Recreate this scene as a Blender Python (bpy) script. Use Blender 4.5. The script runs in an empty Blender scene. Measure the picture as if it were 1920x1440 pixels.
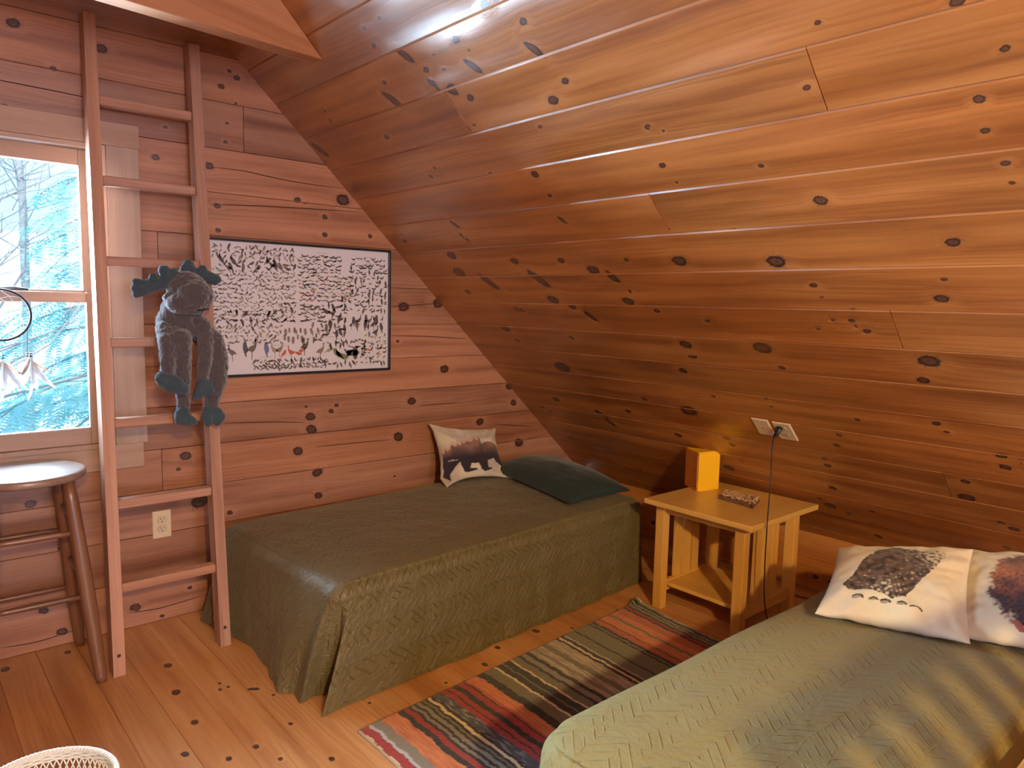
import bpy, bmesh, math, random
import numpy as np
from mathutils import Vector, Matrix, noise, kdtree
rnd = random.Random(7)
C = bpy.context.scene.collection
scene = bpy.context.scene

# ------------------------------------------------------------------ camera
# world: X right along the gable wall, Y towards the gable wall, Z up; the eye is 1.4 m above the floor
cd = bpy.data.cameras.new('camera'); cam = bpy.data.objects.new('camera', cd); C.objects.link(cam)
scene.camera = cam
cd.sensor_fit = 'HORIZONTAL'; cd.sensor_width = 36.0; cd.lens = 36.0 * 1369.69 / 1920.0; cd.clip_start = 0.02
cam_r = Vector((0.75487722, -0.65548426, 0.02237792))
cam_d = Vector((-0.05451692, -0.09671196, -0.99381824))
cam_f = Vector((0.65359643, 0.74899078, -0.10874064))
cm = Matrix((cam_r, -cam_d, -cam_f)).transposed().to_4x4()
cm.translation = Vector((0, 0, 1.4))
cam.matrix_world = cm

# ------------------------------------------------------------------ light and exposure
scene.view_settings.view_transform = 'Standard'
scene.view_settings.look = 'None'
scene.view_settings.gamma = 1.0
scene.view_settings.use_curve_mapping = False
scene.view_settings.exposure = -0.15
w = bpy.data.worlds.new('sky'); scene.world = w; w.use_nodes = True
bg = w.node_tree.nodes['Background']; bg.inputs['Color'].default_value = (0.36, 0.70, 1.0, 1); bg.inputs['Strength'].default_value = 2.6

def lamp(name, kind, loc, energy, color, size=0.1, size_y=None, aim=None, spread=None):
    d = bpy.data.lights.new(name, kind); o = bpy.data.objects.new(name, d); C.objects.link(o)
    o.location = loc; d.energy = energy; d.color = color
    if kind == 'AREA':
        d.shape = 'RECTANGLE' if size_y else 'SQUARE'; d.size = size
        if size_y: d.size_y = size_y
        if spread: d.spread = spread
    else:
        d.shadow_soft_size = size
    if aim is not None:
        o.rotation_euler = (Vector(aim) - Vector(loc)).to_track_quat('-Z', 'Y').to_euler()
    return o
# the warm shaded lamp hanging from the ridge behind the photographer, turned to the beds
wl = lamp('warm_lamp_light', 'SPOT', (-0.31, -1.93, 2.44), 600, (1.0, 0.67, 0.26), 0.07, aim=(2.09, 1.07, 0.14))
wl.data.spot_size = math.radians(80); wl.data.spot_blend = 0.95
lamp('warm_fill', 'POINT', (-0.31, -1.93, 2.30), 70, (1.0, 0.70, 0.35), 0.15)  # weak warm fill added to lift the shadows like bounced light
# sun on the snow and the trees, from behind the house
sun = lamp('sun', 'SUN', (0, -5, 8), 6.5, (1.0, 0.97, 0.92), 0.02, aim=(2.4, 3, 2.6))
sun.data.angle = 0.02
# cool soft fill added behind the camera; the rear wall has no window
lamp('rear_fill', 'AREA', (0.1, -3.3, 1.5), 150, (0.80, 0.80, 1.0), 1.3, 1.3, aim=(0.6, 3, 1.2))
# daylight falling in at the window of the far gable
lamp('gable_window_daylight', 'AREA', (0.28, 3.66, 1.72), 520, (0.55, 0.78, 1.0), 0.62, 1.0, aim=(0.9, 1.6, 1.6))

# ------------------------------------------------------------------ numbers of the room
G = 3.279                        # gable wall plane y
SL_A, SL_B = -0.94671, 3.60308   # right slope: z = A x + B
TH = math.atan(0.94671)
XK, XR = 3.5, 0.30               # knee wall x, ridge x
ZR = SL_A * XR + SL_B
YB = -3.45                       # back wall y
XL = 2 * XR - XK
KS=[(1.508,1.936,0.0182,0),(1.612,2.019,0.0142,0),(1.593,2.103,0.0241,1),(1.312,1.992,0.0164,0),(1.313,2.088,0.0254,1),(1.085,2.105,0.026,1),(0.805,2.098,0.0319,1),(1.338,2.037,0.0062,0),(1.172,2.013,0.011,0),(1.174,2.066,0.0112,0),(1.089,2.045,0.0139,0),(1.034,1.974,0.0278,1),(1.034,1.833,0.0089,0),(0.927,1.839,0.0093,0),(0.913,1.903,0.0119,0),(0.83,2.032,0.0103,0),(0.33,2.05,0.0094,0),(0.317,2.093,0.0096,0),(0.606,2.233,0.0149,0),(1.153,2.138,0.0278,0),(1.21,2.184,0.0161,0),(1.116,2.29,0.0148,0),(1.142,2.282,0.0073,0),(1.641,2.224,0.0133,0),(1.644,2.24,0.0057,0),(1.554,2.272,0.0201,0),(1.63,2.058,0.0054,0),(1.437,2.349,0.0088,0),(0.761,2.414,0.0089,0),(0.699,2.449,0.0122,0),(1.056,2.485,0.0081,0),(1.279,2.523,0.0174,2),(1.285,2.622,0.0102,0),(0.149,2.735,0.0158,0),(0.139,2.769,0.016,0),(0.62,2.703,0.0202,1),(0.62,2.779,0.0206,1),(1.27,2.739,0.016,1),(0.058,2.201,0.0359,1),(0.425,2.879,0.03,0),(0.837,2.933,0.0231,0),(1.121,2.939,0.0179,0),(2.417,2.263,0.0073,0),(2.694,2.299,0.0143,0),(2.759,2.423,0.0094,0),(2.342,2.415,0.0097,0),(1.844,2.431,0.0111,2),(1.889,2.453,0.0055,0),(1.825,2.569,0.0118,0),(2.141,2.62,0.0085,0),(1.845,2.638,0.006,0),(2.696,2.528,0.0127,2),(2.695,2.61,0.0096,0),(2.705,2.658,0.0037,0),(2.262,2.67,0.0081,0),(2.294,2.671,0.0095,0),(2.721,2.704,0.0099,0),(2.697,2.728,0.0051,0),(2.726,2.761,0.0063,0),(2.27,2.76,0.0201,2),(2.571,2.934,0.0182,0),(1.694,2.965,0.0286,0),(2.056,2.982,0.0305,0),(1.966,2.843,0.0081,0),(1.725,2.819,0.0045,0),(1.46,2.95,0.0105,0),(0.379,2.99,0.039,0),(1.262,2.997,0.0288,0),(0.552,3.057,0.0413,1),(0.91,3.041,0.0431,1),(0.971,3.087,0.0131,0),(0.325,3.122,0.0204,0),(0.908,3.17,0.0308,0),(1.334,3.03,0.0311,1),(1.38,3.116,0.0114,0),(1.333,3.149,0.0146,0),(1.342,3.173,0.0264,0),(0.609,3.241,0.0192,0),(0.639,3.247,0.0153,0),(1.002,3.212,0.0201,0),(1.074,3.271,0.0265,1),(1.459,3.225,0.0142,0),(1.672,3.273,0.0106,0),(0.399,3.389,0.0297,0),(0.42,3.477,0.0172,0),(0.851,3.425,0.0149,0),(1.502,3.419,0.0266,0),(1.501,3.488,0.0211,0),(0.619,3.665,0.0464,0),(1.404,3.594,0.0193,2),(0.353,3.977,0.0243,0),(0.867,3.877,0.0164,0),(1.054,3.848,0.0154,0),(1.289,3.893,0.0432,0),(1.485,3.754,0.0098,0),(0.65,4.052,0.0318,1),(0.675,4.117,0.0274,1),(0.878,3.979,0.0167,0),(1.118,4.123,0.0201,0),(1.414,4.071,0.018,0),(1.424,4.122,0.0146,0),(0.191,4.395,0.0275,0),(0.161,4.082,0.0157,0),(0.207,4.113,0.0156,0),(2.145,3.088,0.0121,0),(2.156,3.14,0.0061,0),(2.525,3.068,0.0082,0),(2.53,3.099,0.0083,0),(2.504,3.143,0.0189,0),(2.241,3.196,0.008,0),(2.222,3.245,0.0103,0),(2.233,3.272,0.0083,0),(2.258,3.293,0.0124,0),(2.161,3.246,0.0064,0),(2.098,3.292,0.0067,0),(2.18,3.272,0.0064,0),(1.847,3.408,0.036,0),(1.787,3.407,0.0132,0),(2.415,3.42,0.0319,0),(1.888,3.517,0.0131,0),(2.378,3.518,0.0189,0),(1.745,3.726,0.0088,0),(1.749,3.773,0.0089,0),(2.094,3.787,0.0104,0),(2.372,3.748,0.0137,0),(2.396,3.79,0.0091,0),(2.544,3.884,0.0177,0),(2.547,3.95,0.018,0),(2.59,3.915,0.0087,0),(1.989,3.908,0.0113,0),(1.958,3.983,0.0145,0),(1.872,4.1,0.0124,0),(1.871,4.15,0.0157,0),(1.841,4.329,0.0166,0),(2.402,4.086,0.015,0),(2.387,4.196,0.0287,0),(1.743,4.451,0.0107,0),(1.777,4.495,0.0284,0),(1.855,4.529,0.0139,0),(1.941,4.572,0.0137,0),(1.974,4.462,0.0132,0),(1.949,4.681,0.0175,0),(2.48,4.329,0.0131,0),(2.519,4.356,0.0182,0),(2.472,4.513,0.0138,0),(1.315,4.341,0.0278,0)]
KG=[(0.435,2.368,0.0207,0),(0.717,2.346,0.021,0),(0.509,2.296,0.0071,0),(0.554,2.236,0.0109,0),(0.398,2.069,0.0121,0),(0.389,2.035,0.0104,0),(1.24,2.347,0.0136,0),(1.173,2.298,0.0134,0),(1.209,2.369,0.009,0),(1.234,2.239,0.0068,0),(0.943,2.09,0.0084,0),(0.902,1.963,0.0146,0),(1.187,2.069,0.0091,0),(1.115,1.958,0.0178,0),(1.145,1.794,0.0136,0),(1.147,1.69,0.0114,0),(1.195,2.149,0.0068,0),(1.746,1.883,0.0323,0),(1.65,1.793,0.0132,2),(1.65,1.71,0.0132,2),(1.896,1.722,0.0113,2),(1.513,1.858,0.0151,0),(1.55,1.855,0.0128,0),(2.096,1.374,0.0302,0),(2.317,1.397,0.0319,0),(2.362,1.034,0.0262,0),(2.398,1.051,0.0099,0),(2.061,1.193,0.0091,0),(2.15,0.871,0.025,0),(2.877,0.81,0.0223,2),(2.84,0.912,0.0258,0),(2.068,0.685,0.0278,2),(2.028,0.692,0.0122,0),(2.621,0.716,0.0247,0),(2.928,0.56,0.0304,0),(1.569,0.836,0.0242,0),(1.574,0.773,0.027,0),(1.679,0.854,0.0139,0),(1.708,0.881,0.0112,0),(1.547,0.887,0.008,0),(1.504,0.673,0.024,2),(1.603,0.555,0.0248,0),(1.608,0.438,0.0194,0),(2.046,0.474,0.0062,0),(1.173,0.427,0.0122,0),(0.988,0.712,0.0228,0),(0.627,0.762,0.0183,0),(0.414,0.593,0.019,0),(0.409,0.242,0.0097,0),(0.44,0.158,0.0158,0),(0.499,0.055,0.0182,0),(0.769,0.084,0.0198,0),(0.507,0.398,0.0099,0),(1.043,0.501,0.0352,0),(0.991,0.117,0.0094,0),(0.873,0.018,0.0091,0),(0.957,0.657,0.0091,0)]
KF=[(0.772,2.844,0.0172,0),(0.737,2.625,0.0175,0),(0.727,2.393,0.0141,0),(0.648,2.235,0.0134,0),(0.878,2.592,0.0075,0),(0.893,2.547,0.0078,0),(0.864,2.547,0.0082,0),(0.997,2.394,0.0075,0),(0.831,2.136,0.0112,0),(0.864,2.029,0.0087,0),(0.985,1.931,0.0109,0),(0.501,3.195,0.0144,0),(0.297,3.185,0.0188,0),(0.968,2.187,0.0087,0),(0.957,2.477,0.0156,1),(1.235,2.136,0.0073,0),(1.524,2.081,0.0076,0),(1.584,2.043,0.0076,0),(1.853,2.177,0.0136,0),(2.081,2.191,0.0182,0),(1.723,2.098,0.0132,0),(2.527,2.108,0.0148,0),(2.224,2.112,0.0101,0)]
# ------------------------------------------------------------------ materials
def nmat(name):
    m = bpy.data.materials.new(name); m.use_nodes = True
    nt = m.node_tree; b = nt.nodes['Principled BSDF']
    return m, nt, b
class NB:
    """small node-tree helper"""
    def __init__(s, nt): s.nt = nt
    def n(s, t, **kw):
        x = s.nt.nodes.new(t)
        for k, v in kw.items(): setattr(x, k, v)
        return x
    def lk(s, a, b): s.nt.links.new(a, b)
    def put(s, sock, v):
        if v is None: return
        if isinstance(v, bpy.types.NodeSocket): s.lk(v, sock)
        else: sock.default_value = v
    def math(s, op, a, b=None, c=None, clamp=False):
        x = s.n('ShaderNodeMath', operation=op, use_clamp=clamp)
        for i, v in enumerate((a, b, c)): s.put(x.inputs[i], v)
        return x.outputs[0]
    def vmath(s, op, a, b=None):
        x = s.n('ShaderNodeVectorMath', operation=op); s.put(x.inputs[0], a); s.put(x.inputs[1], b)
        return x.outputs['Value'] if op in ('LENGTH', 'DOT_PRODUCT') else x.outputs[0]
    def mix(s, f, a, b, mode='MIX'):
        x = s.n('ShaderNodeMix', data_type='RGBA', blend_type=mode)
        s.put(x.inputs[0], f); s.put(x.inputs[6], a); s.put(x.inputs[7], b); return x.outputs[2]
    def mr(s, v, a, b, c=0.0, d=1.0, smooth=True):
        x = s.n('ShaderNodeMapRange', interpolation_type='SMOOTHSTEP' if smooth else 'LINEAR')
        s.put(x.inputs[0], v)
        for i, q in zip((1, 2, 3, 4), (a, b, c, d)): x.inputs[i].default_value = q
        return x.outputs[0]
    def noise(s, vec, scale=5.0, detail=2.0, rough=0.5, dist=0.0):
        x = s.n('ShaderNodeTexNoise'); s.put(x.inputs['Vector'], vec); x.inputs['Scale'].default_value = scale
        x.inputs['Detail'].default_value = detail; x.inputs['Roughness'].default_value = rough
        x.inputs['Distortion'].default_value = dist; return x.outputs[0]
    def comb(s, x, y, z=0.0):
        c = s.n('ShaderNodeCombineXYZ'); s.put(c.inputs[0], x); s.put(c.inputs[1], y); s.put(c.inputs[2], z); return c.outputs[0]
    def sep(s, v):
        c = s.n('ShaderNodeSeparateXYZ'); s.put(c.inputs[0], v); return c.outputs
    def ramp(s, f, stops, interp='LINEAR'):
        r = s.n('ShaderNodeValToRGB'); cr = r.color_ramp; cr.interpolation = interp
        while len(cr.elements) > 1: cr.elements.remove(cr.elements[-1])
        cr.elements[0].position = stops[0][0]; cr.elements[0].color = (*stops[0][1], 1)
        for p, c in stops[1:]:
            e = cr.elements.new(p); e.color = (*c, 1)
        s.put(r.inputs[0], f); return r.outputs[0]
    def bump(s, h, strength=0.3, dist=0.01, normal=None):
        b = s.n('ShaderNodeBump'); s.put(b.inputs['Height'], h); b.inputs['Strength'].default_value = strength
        b.inputs['Distance'].default_value = dist; s.put(b.inputs['Normal'], normal); return b.outputs[0]
    def uv(s, name): return s.n('ShaderNodeUVMap', uv_map=name).outputs[0]
def c4(c): return (c[0], c[1], c[2], 1)
def scl(c, k): return tuple(min(1, x * k) for x in c)

def wood(name, base, dark, light, rough=0.38, coat=0.0, knots=False, across=14.0, contrast=1.0, vary=0.25, wave=0.012, knotcol=(0.021, 0.0085, 0.0055)):
    """planed wood: reads UV maps Grain (metres, u along the grain), Rnd (per board) and, for boards, Knot (offset to nearest knot / its radius)"""
    m, nt, b = nmat(name); N = NB(nt)
    g = N.sep(N.uv('Grain')); r = N.sep(N.uv('Rnd')); u, v = g[0], g[1]
    seed = N.math('MULTIPLY', r[0], 37.0); seed2 = N.math('MULTIPLY', r[1], 19.0)
    halo = None
    if knots:
        kn = N.uv('Knot')
        kn_n = N.noise(N.vmath('ADD', kn, N.comb(seed, seed2)), 1.6, 2)
        K = N.math('ADD', N.math('MULTIPLY', N.vmath('LENGTH', kn), 1.12), N.math('MULTIPLY', N.math('SUBTRACT', kn_n, 0.5), 0.7))
        halo = N.mr(K, 0.9, 3.4, 1.0, 0.0)
        v = N.math('ADD', v, N.math('MULTIPLY', halo, 0.012))
    w1 = N.noise(N.comb(N.math('MULTIPLY', u, 1.4), N.math('MULTIPLY', v, 7.0), seed), 1.0, 3)
    vv = N.math('ADD', v, N.math('MULTIPLY', w1, 0.05))
    band = N.noise(N.comb(N.math('MULTIPLY', u, 0.9), N.math('MULTIPLY', vv, across), seed2), 1.0, 4, 0.55)
    ringp = N.math('ADD', N.math('MULTIPLY', vv, 330.0 if knots else 420.0), N.math('MULTIPLY', band, 34.0))
    rings = N.math('POWER', N.math('ADD', N.math('MULTIPLY', N.math('SINE', ringp), 0.5), 0.5), 2.0)
    fine = N.noise(N.comb(N.math('MULTIPLY', u, 14.0), N.math('MULTIPLY', v, 420.0), seed), 1.0, 2)
    blot = N.noise(N.comb(N.math('MULTIPLY', u, 3.0), N.math('MULTIPLY', v, 9.0), seed2), 1.0, 2)
    col = N.ramp(band, [(0.28, scl(dark, 1)), (0.5, base), (0.74, light)])
    rmask = N.mr(w1, 0.40, 0.66)
    col = N.mix(N.math('MULTIPLY', N.math('MULTIPLY', rings, rmask), 0.42 * contrast), col, c4(dark))
    col = N.mix(N.math('MULTIPLY', fine, 0.20 * contrast), col, c4(dark))
    col = N.mix(N.mr(blot, 0.55, 0.8, 0.0, 0.25 * contrast), col, c4(scl(dark, 0.85)))
    k = N.math('ADD', N.math('MULTIPLY', N.math('SUBTRACT', r[0], 0.5), vary * 2), 1.0)
    col = N.mix(1.0, col, N.comb(k, N.math('MULTIPLY', k, N.math('ADD', 0.95, N.math('MULTIPLY', r[1], 0.10))), N.math('MULTIPLY', k, N.math('ADD', 0.88, N.math('MULTIPLY', r[1], 0.24)))), 'MULTIPLY')
    height = N.math('ADD', N.math('MULTIPLY', fine, 0.25), N.math('MULTIPLY', rings, 0.2))
    if knots:
        col = N.mix(N.math('MULTIPLY', halo, 0.28), col, c4(scl(light, 1.15)))
        tw = N.noise(N.vmath('MULTIPLY', kn, (1.0, 1.0, 0)), 3.0, 3)
        ring2 = N.math('SINE', N.math('ADD', N.math('MULTIPLY', K, 17.0), N.math('MULTIPLY', tw, 6.0)))
        kc = N.ramp(N.math('ADD', K, N.math('MULTIPLY', ring2, 0.05)), [(0.0, scl(knotcol, 3.0)), (0.40, scl(knotcol, 5.5)), (0.64, scl(knotcol, 3.4)), (0.82, scl(knotcol, 1.2)), (0.95, scl(knotcol, 2.2)), (1.0, scl(knotcol, 6))])
        core = N.mr(K, 0.95, 1.18, 1.0, 0.0)
        smear = N.math('MULTIPLY', N.mr(K, 1.0, 2.2, 1.0, 0.0), N.math('MULTIPLY', N.mr(tw, 0.42, 0.68), 0.55))
        col = N.mix(smear, col, c4(scl(dark, 0.40)))
        col = N.mix(core, col, kc)
        height = N.math('SUBTRACT', height, N.math('MULTIPLY', core, 0.3))
    N.put(b.inputs['Base Color'], col)
    N.put(b.inputs['Roughness'], N.math('ADD', rough, N.math('MULTIPLY', N.math('SUBTRACT', fine, 0.5), 0.12)))
    b.inputs['Coat Weight'].default_value = coat; b.inputs['Coat Roughness'].default_value = 0.36; b.inputs['Coat IOR'].default_value = 1.6
    big = N.noise(N.comb(N.math('MULTIPLY', u, 1.3), N.math('MULTIPLY', v, 4.0), seed), 1.0, 1)
    n1 = N.bump(big, 1.0, wave)
    N.put(b.inputs['Normal'], N.bump(height, 0.35, 0.0015, n1)); N.put(b.inputs['Coat Normal'], n1)
    return m

def plain(name, col, rough=0.5, metal=0.0, var=0.0, scale=20.0, bump=0.0, bscale=60.0, spec=0.5, sheen=0.0, bdist=0.004):
    m, nt, b = nmat(name); N = NB(nt)
    tc = N.n('ShaderNodeTexCoord').outputs['Object']
    if var:
        nz = N.noise(tc, scale, 3)
        N.put(b.inputs['Base Color'], N.mix(nz, c4(scl(col, 1 - var)), c4(scl(col, 1 + var))))
    else: b.inputs['Base Color'].default_value = c4(col)
    b.inputs['Roughness'].default_value = rough; b.inputs['Metallic'].default_value = metal
    b.inputs['Specular IOR Level'].default_value = spec
    if sheen: b.inputs['Sheen Weight'].default_value = sheen; b.inputs['Sheen Roughness'].default_value = 0.4
    if bump: N.put(b.inputs['Normal'], N.bump(N.noise(tc, bscale, 3), bump, bdist))
    return m

def painted(name, rough=0.8, bump=0.25, bscale=350.0, tint=(1, 1, 1), sheen=0.0, var=0.12, vs=60.0):
    """colour laid down per vertex in the attribute Print (dyed or printed cloth)"""
    m, nt, b = nmat(name); N = NB(nt)
    a = N.n('ShaderNodeVertexColor', layer_name='Print').outputs[0]
    tc = N.n('ShaderNodeTexCoord').outputs['Object']
    nz = N.noise(tc, vs, 3)
    k = N.math('ADD', 1.0 - var, N.math('MULTIPLY', nz, 2 * var))
    N.put(b.inputs['Base Color'], N.mix(1.0, a, N.comb(k, k, k), 'MULTIPLY'))
    b.inputs['Roughness'].default_value = rough; b.inputs['Specular IOR Level'].default_value = 0.15
    b.inputs['Sheen Weight'].default_value = sheen
    N.put(b.inputs['Normal'], N.bump(N.noise(tc, bscale, 2), bump, 0.003))
    return m

def quilt(name, col, amp=0.9, ink=.22, rough=.5, spec=.6):
    """quilted coverlet: stitched slanting strokes whose direction flips row by row, plus fine puckers (UV map Cloth in metres)"""
    m, nt, b = nmat(name); N = NB(nt)
    g = N.sep(N.uv('Cloth')); u, v = g[0], g[1]
    wob = N.noise(N.comb(N.math('MULTIPLY', u, 6.0), N.math('MULTIPLY', v, 6.0)), 1.0, 2)
    v = N.math('ADD', v, N.math('MULTIPLY', wob, 0.035)); u2 = N.math('ADD', u, N.math('MULTIPLY', wob, 0.03))
    row = N.math('DIVIDE', v, 0.062)
    odd = N.math('GREATER_THAN', N.math('FRACT', N.math('MULTIPLY', row, 0.5)), 0.5)
    sgn = N.math('SUBTRACT', N.math('MULTIPLY', odd, 2.0), 1.0)
    d = N.math('ADD', u2, N.math('MULTIPLY', sgn, N.math('MULTIPLY', v, 0.95)))
    f = N.math('ABSOLUTE', N.math('SUBTRACT', N.math('FRACT', N.math('DIVIDE', d, 0.033)), 0.5))
    line = N.mr(f, 0.0, 0.13, 0.0, 1.0)
    fr = N.math('ABSOLUTE', N.math('SUBTRACT', N.math('FRACT', row), 0.5))
    rl = N.mr(N.math('SUBTRACT', 0.5, fr), 0.0, 0.06, 0.0, 1.0)
    spor = N.mr(N.noise(N.comb(N.math('MULTIPLY', u, 22.0), N.math('MULTIPLY', v, 22.0), 3.0), 1.0, 1), 0.38, 0.62)
    line = N.math('SUBTRACT', 1.0, N.math('MULTIPLY', N.math('SUBTRACT', 1.0, line), spor))
    h = N.math('MULTIPLY', line, N.math('ADD', N.math('MULTIPLY', rl, 0.15), 0.85))
    puck = N.noise(N.comb(N.math('MULTIPLY', u, 55.0), N.math('MULTIPLY', v, 28.0)), 1.0, 3, 0.6)
    soft = N.noise(N.comb(N.math('MULTIPLY', u, 7.0), N.math('MULTIPLY', v, 7.0)), 1.0, 2)
    hh = N.math('ADD', h, N.math('MULTIPLY', puck, 1.7))
    N.put(b.inputs['Normal'], N.bump(hh, amp, 0.0048, N.bump(soft, 0.8, 0.02)))
    weave = N.noise(N.comb(N.math('MULTIPLY', u, 160.0), N.math('MULTIPLY', v, 160.0)), 1.0, 2)
    cc = N.mix(N.math('MULTIPLY', weave, 0.6), c4(scl(col, 0.80)), c4(scl(col, 1.2)))
    cc = N.mix(N.math('MULTIPLY', N.math('SUBTRACT', 1.0, line), ink), cc, c4(scl(col, 0.55)))
    N.put(b.inputs['Base Color'], cc)
    b.inputs['Roughness'].default_value = rough; b.inputs['Specular IOR Level'].default_value = spec
    b.inputs['Sheen Weight'].default_value = 0.12; b.inputs['Sheen Roughness'].default_value = 0.35
    return m

# ------------------------------------------------------------------ mesh helpers
class MB:
    def __init__(s): s.v = []; s.f = []; s.g = []; s.k = []; s.r = []; s.mi = []; s.cl = []; s.col = None
    def quad(s, pts, gr, kn=None, rn=(0.5, 0.5), mi=0):
        i = len(s.v); s.v += [tuple(p) for p in pts]; s.f.append(tuple(range(i, i + len(pts)))); s.g.append(list(gr))
        s.k.append(kn or [(9, 9)] * len(pts)); s.r.append(rn); s.mi.append(mi)
    def face(s, idx, gr=None, rn=(0.5, 0.5), mi=0):
        s.f.append(tuple(idx)); s.g.append(gr or [(0, 0)] * len(idx)); s.k.append([(9, 9)] * len(idx)); s.r.append(rn); s.mi.append(mi)
    # a box with axes ax, ay, az (vectors of full size), centred at c; grain along the longest axis
    def box(s, c, ax, ay, az, rn=None, mi=0, taper=None):
        c, ax, ay, az = map(Vector, (c, ax, ay, az)); rn = rn or (rnd.random(), rnd.random())
        i0 = len(s.v); P = []
        for k in (-.5, .5):
            for (a, b_) in ((-.5, -.5), (.5, -.5), (.5, .5), (-.5, .5)):
                t = 1.0 if (k < 0 or not taper) else taper
                P.append(c + ax * a * t + ay * b_ * t + az * k)
        s.v += [tuple(p) for p in P]
        L = [ax.length, ay.length, az.length]; la = L.index(max(L)); axes = [ax.normalized(), ay.normalized(), az.normalized()]
        off = rnd.random() * 3
        for q in ((0, 3, 2, 1), (4, 5, 6, 7), (0, 1, 5, 4), (1, 2, 6, 5), (2, 3, 7, 6), (3, 0, 4, 7)):
            gr = []
            n = (P[q[1]] - P[q[0]]).cross(P[q[2]] - P[q[1]])
            n = n.normalized() if n.length > 0 else Vector((0, 0, 1))
            oth = [j for j in range(3) if j != la]
            d0, d1 = abs(n.dot(axes[oth[0]])), abs(n.dot(axes[oth[1]]))
            vj = oth[1] if d0 > d1 else oth[0]
            for j in q:
                p = P[j] - c
                if abs(n.dot(axes[la])) > 0.7: gr.append((p.dot(axes[oth[0]]) * 0.15 + off, p.dot(axes[oth[1]]) + off))
                else: gr.append((p.dot(axes[la]) + off, p.dot(axes[vj]) + off + (0.3 if vj == oth[0] else 0)))
            s.face([i0 + j for j in q], gr, rn, mi)
    def abox(s, x0, x1, y0, y1, z0, z1, **kw):
        s.box(((x0 + x1) / 2, (y0 + y1) / 2, (z0 + z1) / 2), (x1 - x0, 0, 0), (0, y1 - y0, 0), (0, 0, z1 - z0), **kw)
    def bar(s, a, b, side, w_, d_, **kw):
        a, b, side = map(Vector, (a, b, side)); ax = b - a; t = ax.normalized()
        sx = (side - t * side.dot(t)).normalized(); sy = t.cross(sx)
        s.box((a + b) / 2, sx * w_, sy * d_, ax, **kw)
    def tube(s, pts, rad, seg=12, closed=False, cap=True, mi=0, rn=None, flat=None):
        pts = [Vector(p) for p in pts]; n = len(pts); rn = rn or (rnd.random(), rnd.random())
        if not hasattr(rad, '__len__'): rad = [rad] * n
        i0 = len(s.v); prev = None; L = 0; Ls = []
        for i, p in enumerate(pts):
            if closed: t = pts[(i + 1) % n] - pts[i - 1]
            else: t = pts[min(i + 1, n - 1)] - pts[max(i - 1, 0)]
            t = t.normalized() if t.length else Vector((0, 0, 1))
            if prev is None:
                up = Vector((0, 0, 1)) if abs(t.z) < 0.9 else Vector((1, 0, 0))
                a = t.cross(up).normalized()
            else:
                a = prev - t * prev.dot(t); a = a.normalized() if a.length > 1e-6 else t.orthogonal().normalized()
            prev = a; b_ = t.cross(a)
            if i: L += (p - pts[i - 1]).length
            Ls.append(L)
            for j in range(seg):
                th = 2 * math.pi * j / seg
                q = a * math.cos(th) + b_ * math.sin(th) * (flat or 1.0)
                s.v.append(tuple(p + q * rad[i]))
        m = n if closed else n - 1
        for i in range(m):
            k = (i + 1) % n
            for j in range(seg):
                j2 = (j + 1) % seg; R = rad[i] * 6.28 / seg
                l1 = Ls[k] if k else Ls[-1] + 0.01
                s.face((i0 + i * seg + j, i0 + i * seg + j2, i0 + k * seg + j2, i0 + k * seg + j),
                       [(Ls[i], R * j), (Ls[i], R * (j + 1)), (l1, R * (j + 1)), (l1, R * j)], rn, mi)
        if cap and not closed:
            s.face([i0 + j for j in reversed(range(seg))], [(0.1 * math.cos(j), 0.05 * math.sin(j)) for j in range(seg)], rn, mi)
            s.face([i0 + (n - 1) * seg + j for j in range(seg)], [(0.1 * math.cos(j), 0.05 * math.sin(j)) for j in range(seg)], rn, mi)
    def lathe(s, prof, c, seg=32, mi=0, rn=None, cap=True):
        c = Vector(c); i0 = len(s.v); rn = rn or (rnd.random(), rnd.random())
        for r_, z in prof:
            for j in range(seg):
                a = 2 * math.pi * j / seg; s.v.append((c.x + r_ * math.cos(a), c.y + r_ * math.sin(a), c.z + z))
        def uv(k): p = s.v[k]; return (p[0], p[1] + p[2] * 0.7)
        for i in range(len(prof) - 1):
            for j in range(seg):
                q = (i0 + i * seg + j, i0 + i * seg + (j + 1) % seg, i0 + (i + 1) * seg + (j + 1) % seg, i0 + (i + 1) * seg + j)
                s.face(q, [uv(k) for k in q], rn, mi)
        if cap:
            for q in ([i0 + j for j in reversed(range(seg))], [i0 + (len(prof) - 1) * seg + j for j in range(seg)]):
                s.face(q, [uv(k) for k in q], rn, mi)
    def poly(s, pts, mi=0, rn=(0.5, 0.5)):
        i = len(s.v); s.v += [tuple(p) for p in pts]; s.face(range(i, i + len(pts)), None, rn, mi)
    def build(s, name, mats, parent=None, smooth=False, bevel=0, subsurf=0, kind=None, solid=0, autosmooth=None):
        me = bpy.data.meshes.new(name); me.from_pydata(s.v, [], s.f)
        for lay, data in (('Grain', s.g), ('Knot', s.k)):
            l = me.uv_layers.new(name=lay); l.data.foreach_set('uv', [x for fc in data for p in fc for x in p])
        l = me.uv_layers.new(name='Rnd'); l.data.foreach_set('uv', [x for f_, r_ in zip(s.f, s.r) for _ in f_ for x in r_])
        mats = mats if isinstance(mats, (list, tuple)) else [mats]
        for m in mats: me.materials.append(m)
        me.polygons.foreach_set('material_index', s.mi)
        if s.col is not None:
            at = me.color_attributes.new('Print', 'FLOAT_COLOR', 'POINT'); at.data.foreach_set('color', [x for c in s.col for x in (c[0], c[1], c[2], 1.0)])
        if smooth: me.polygons.foreach_set('use_smooth', [True] * len(me.polygons))
        me.update()
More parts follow.
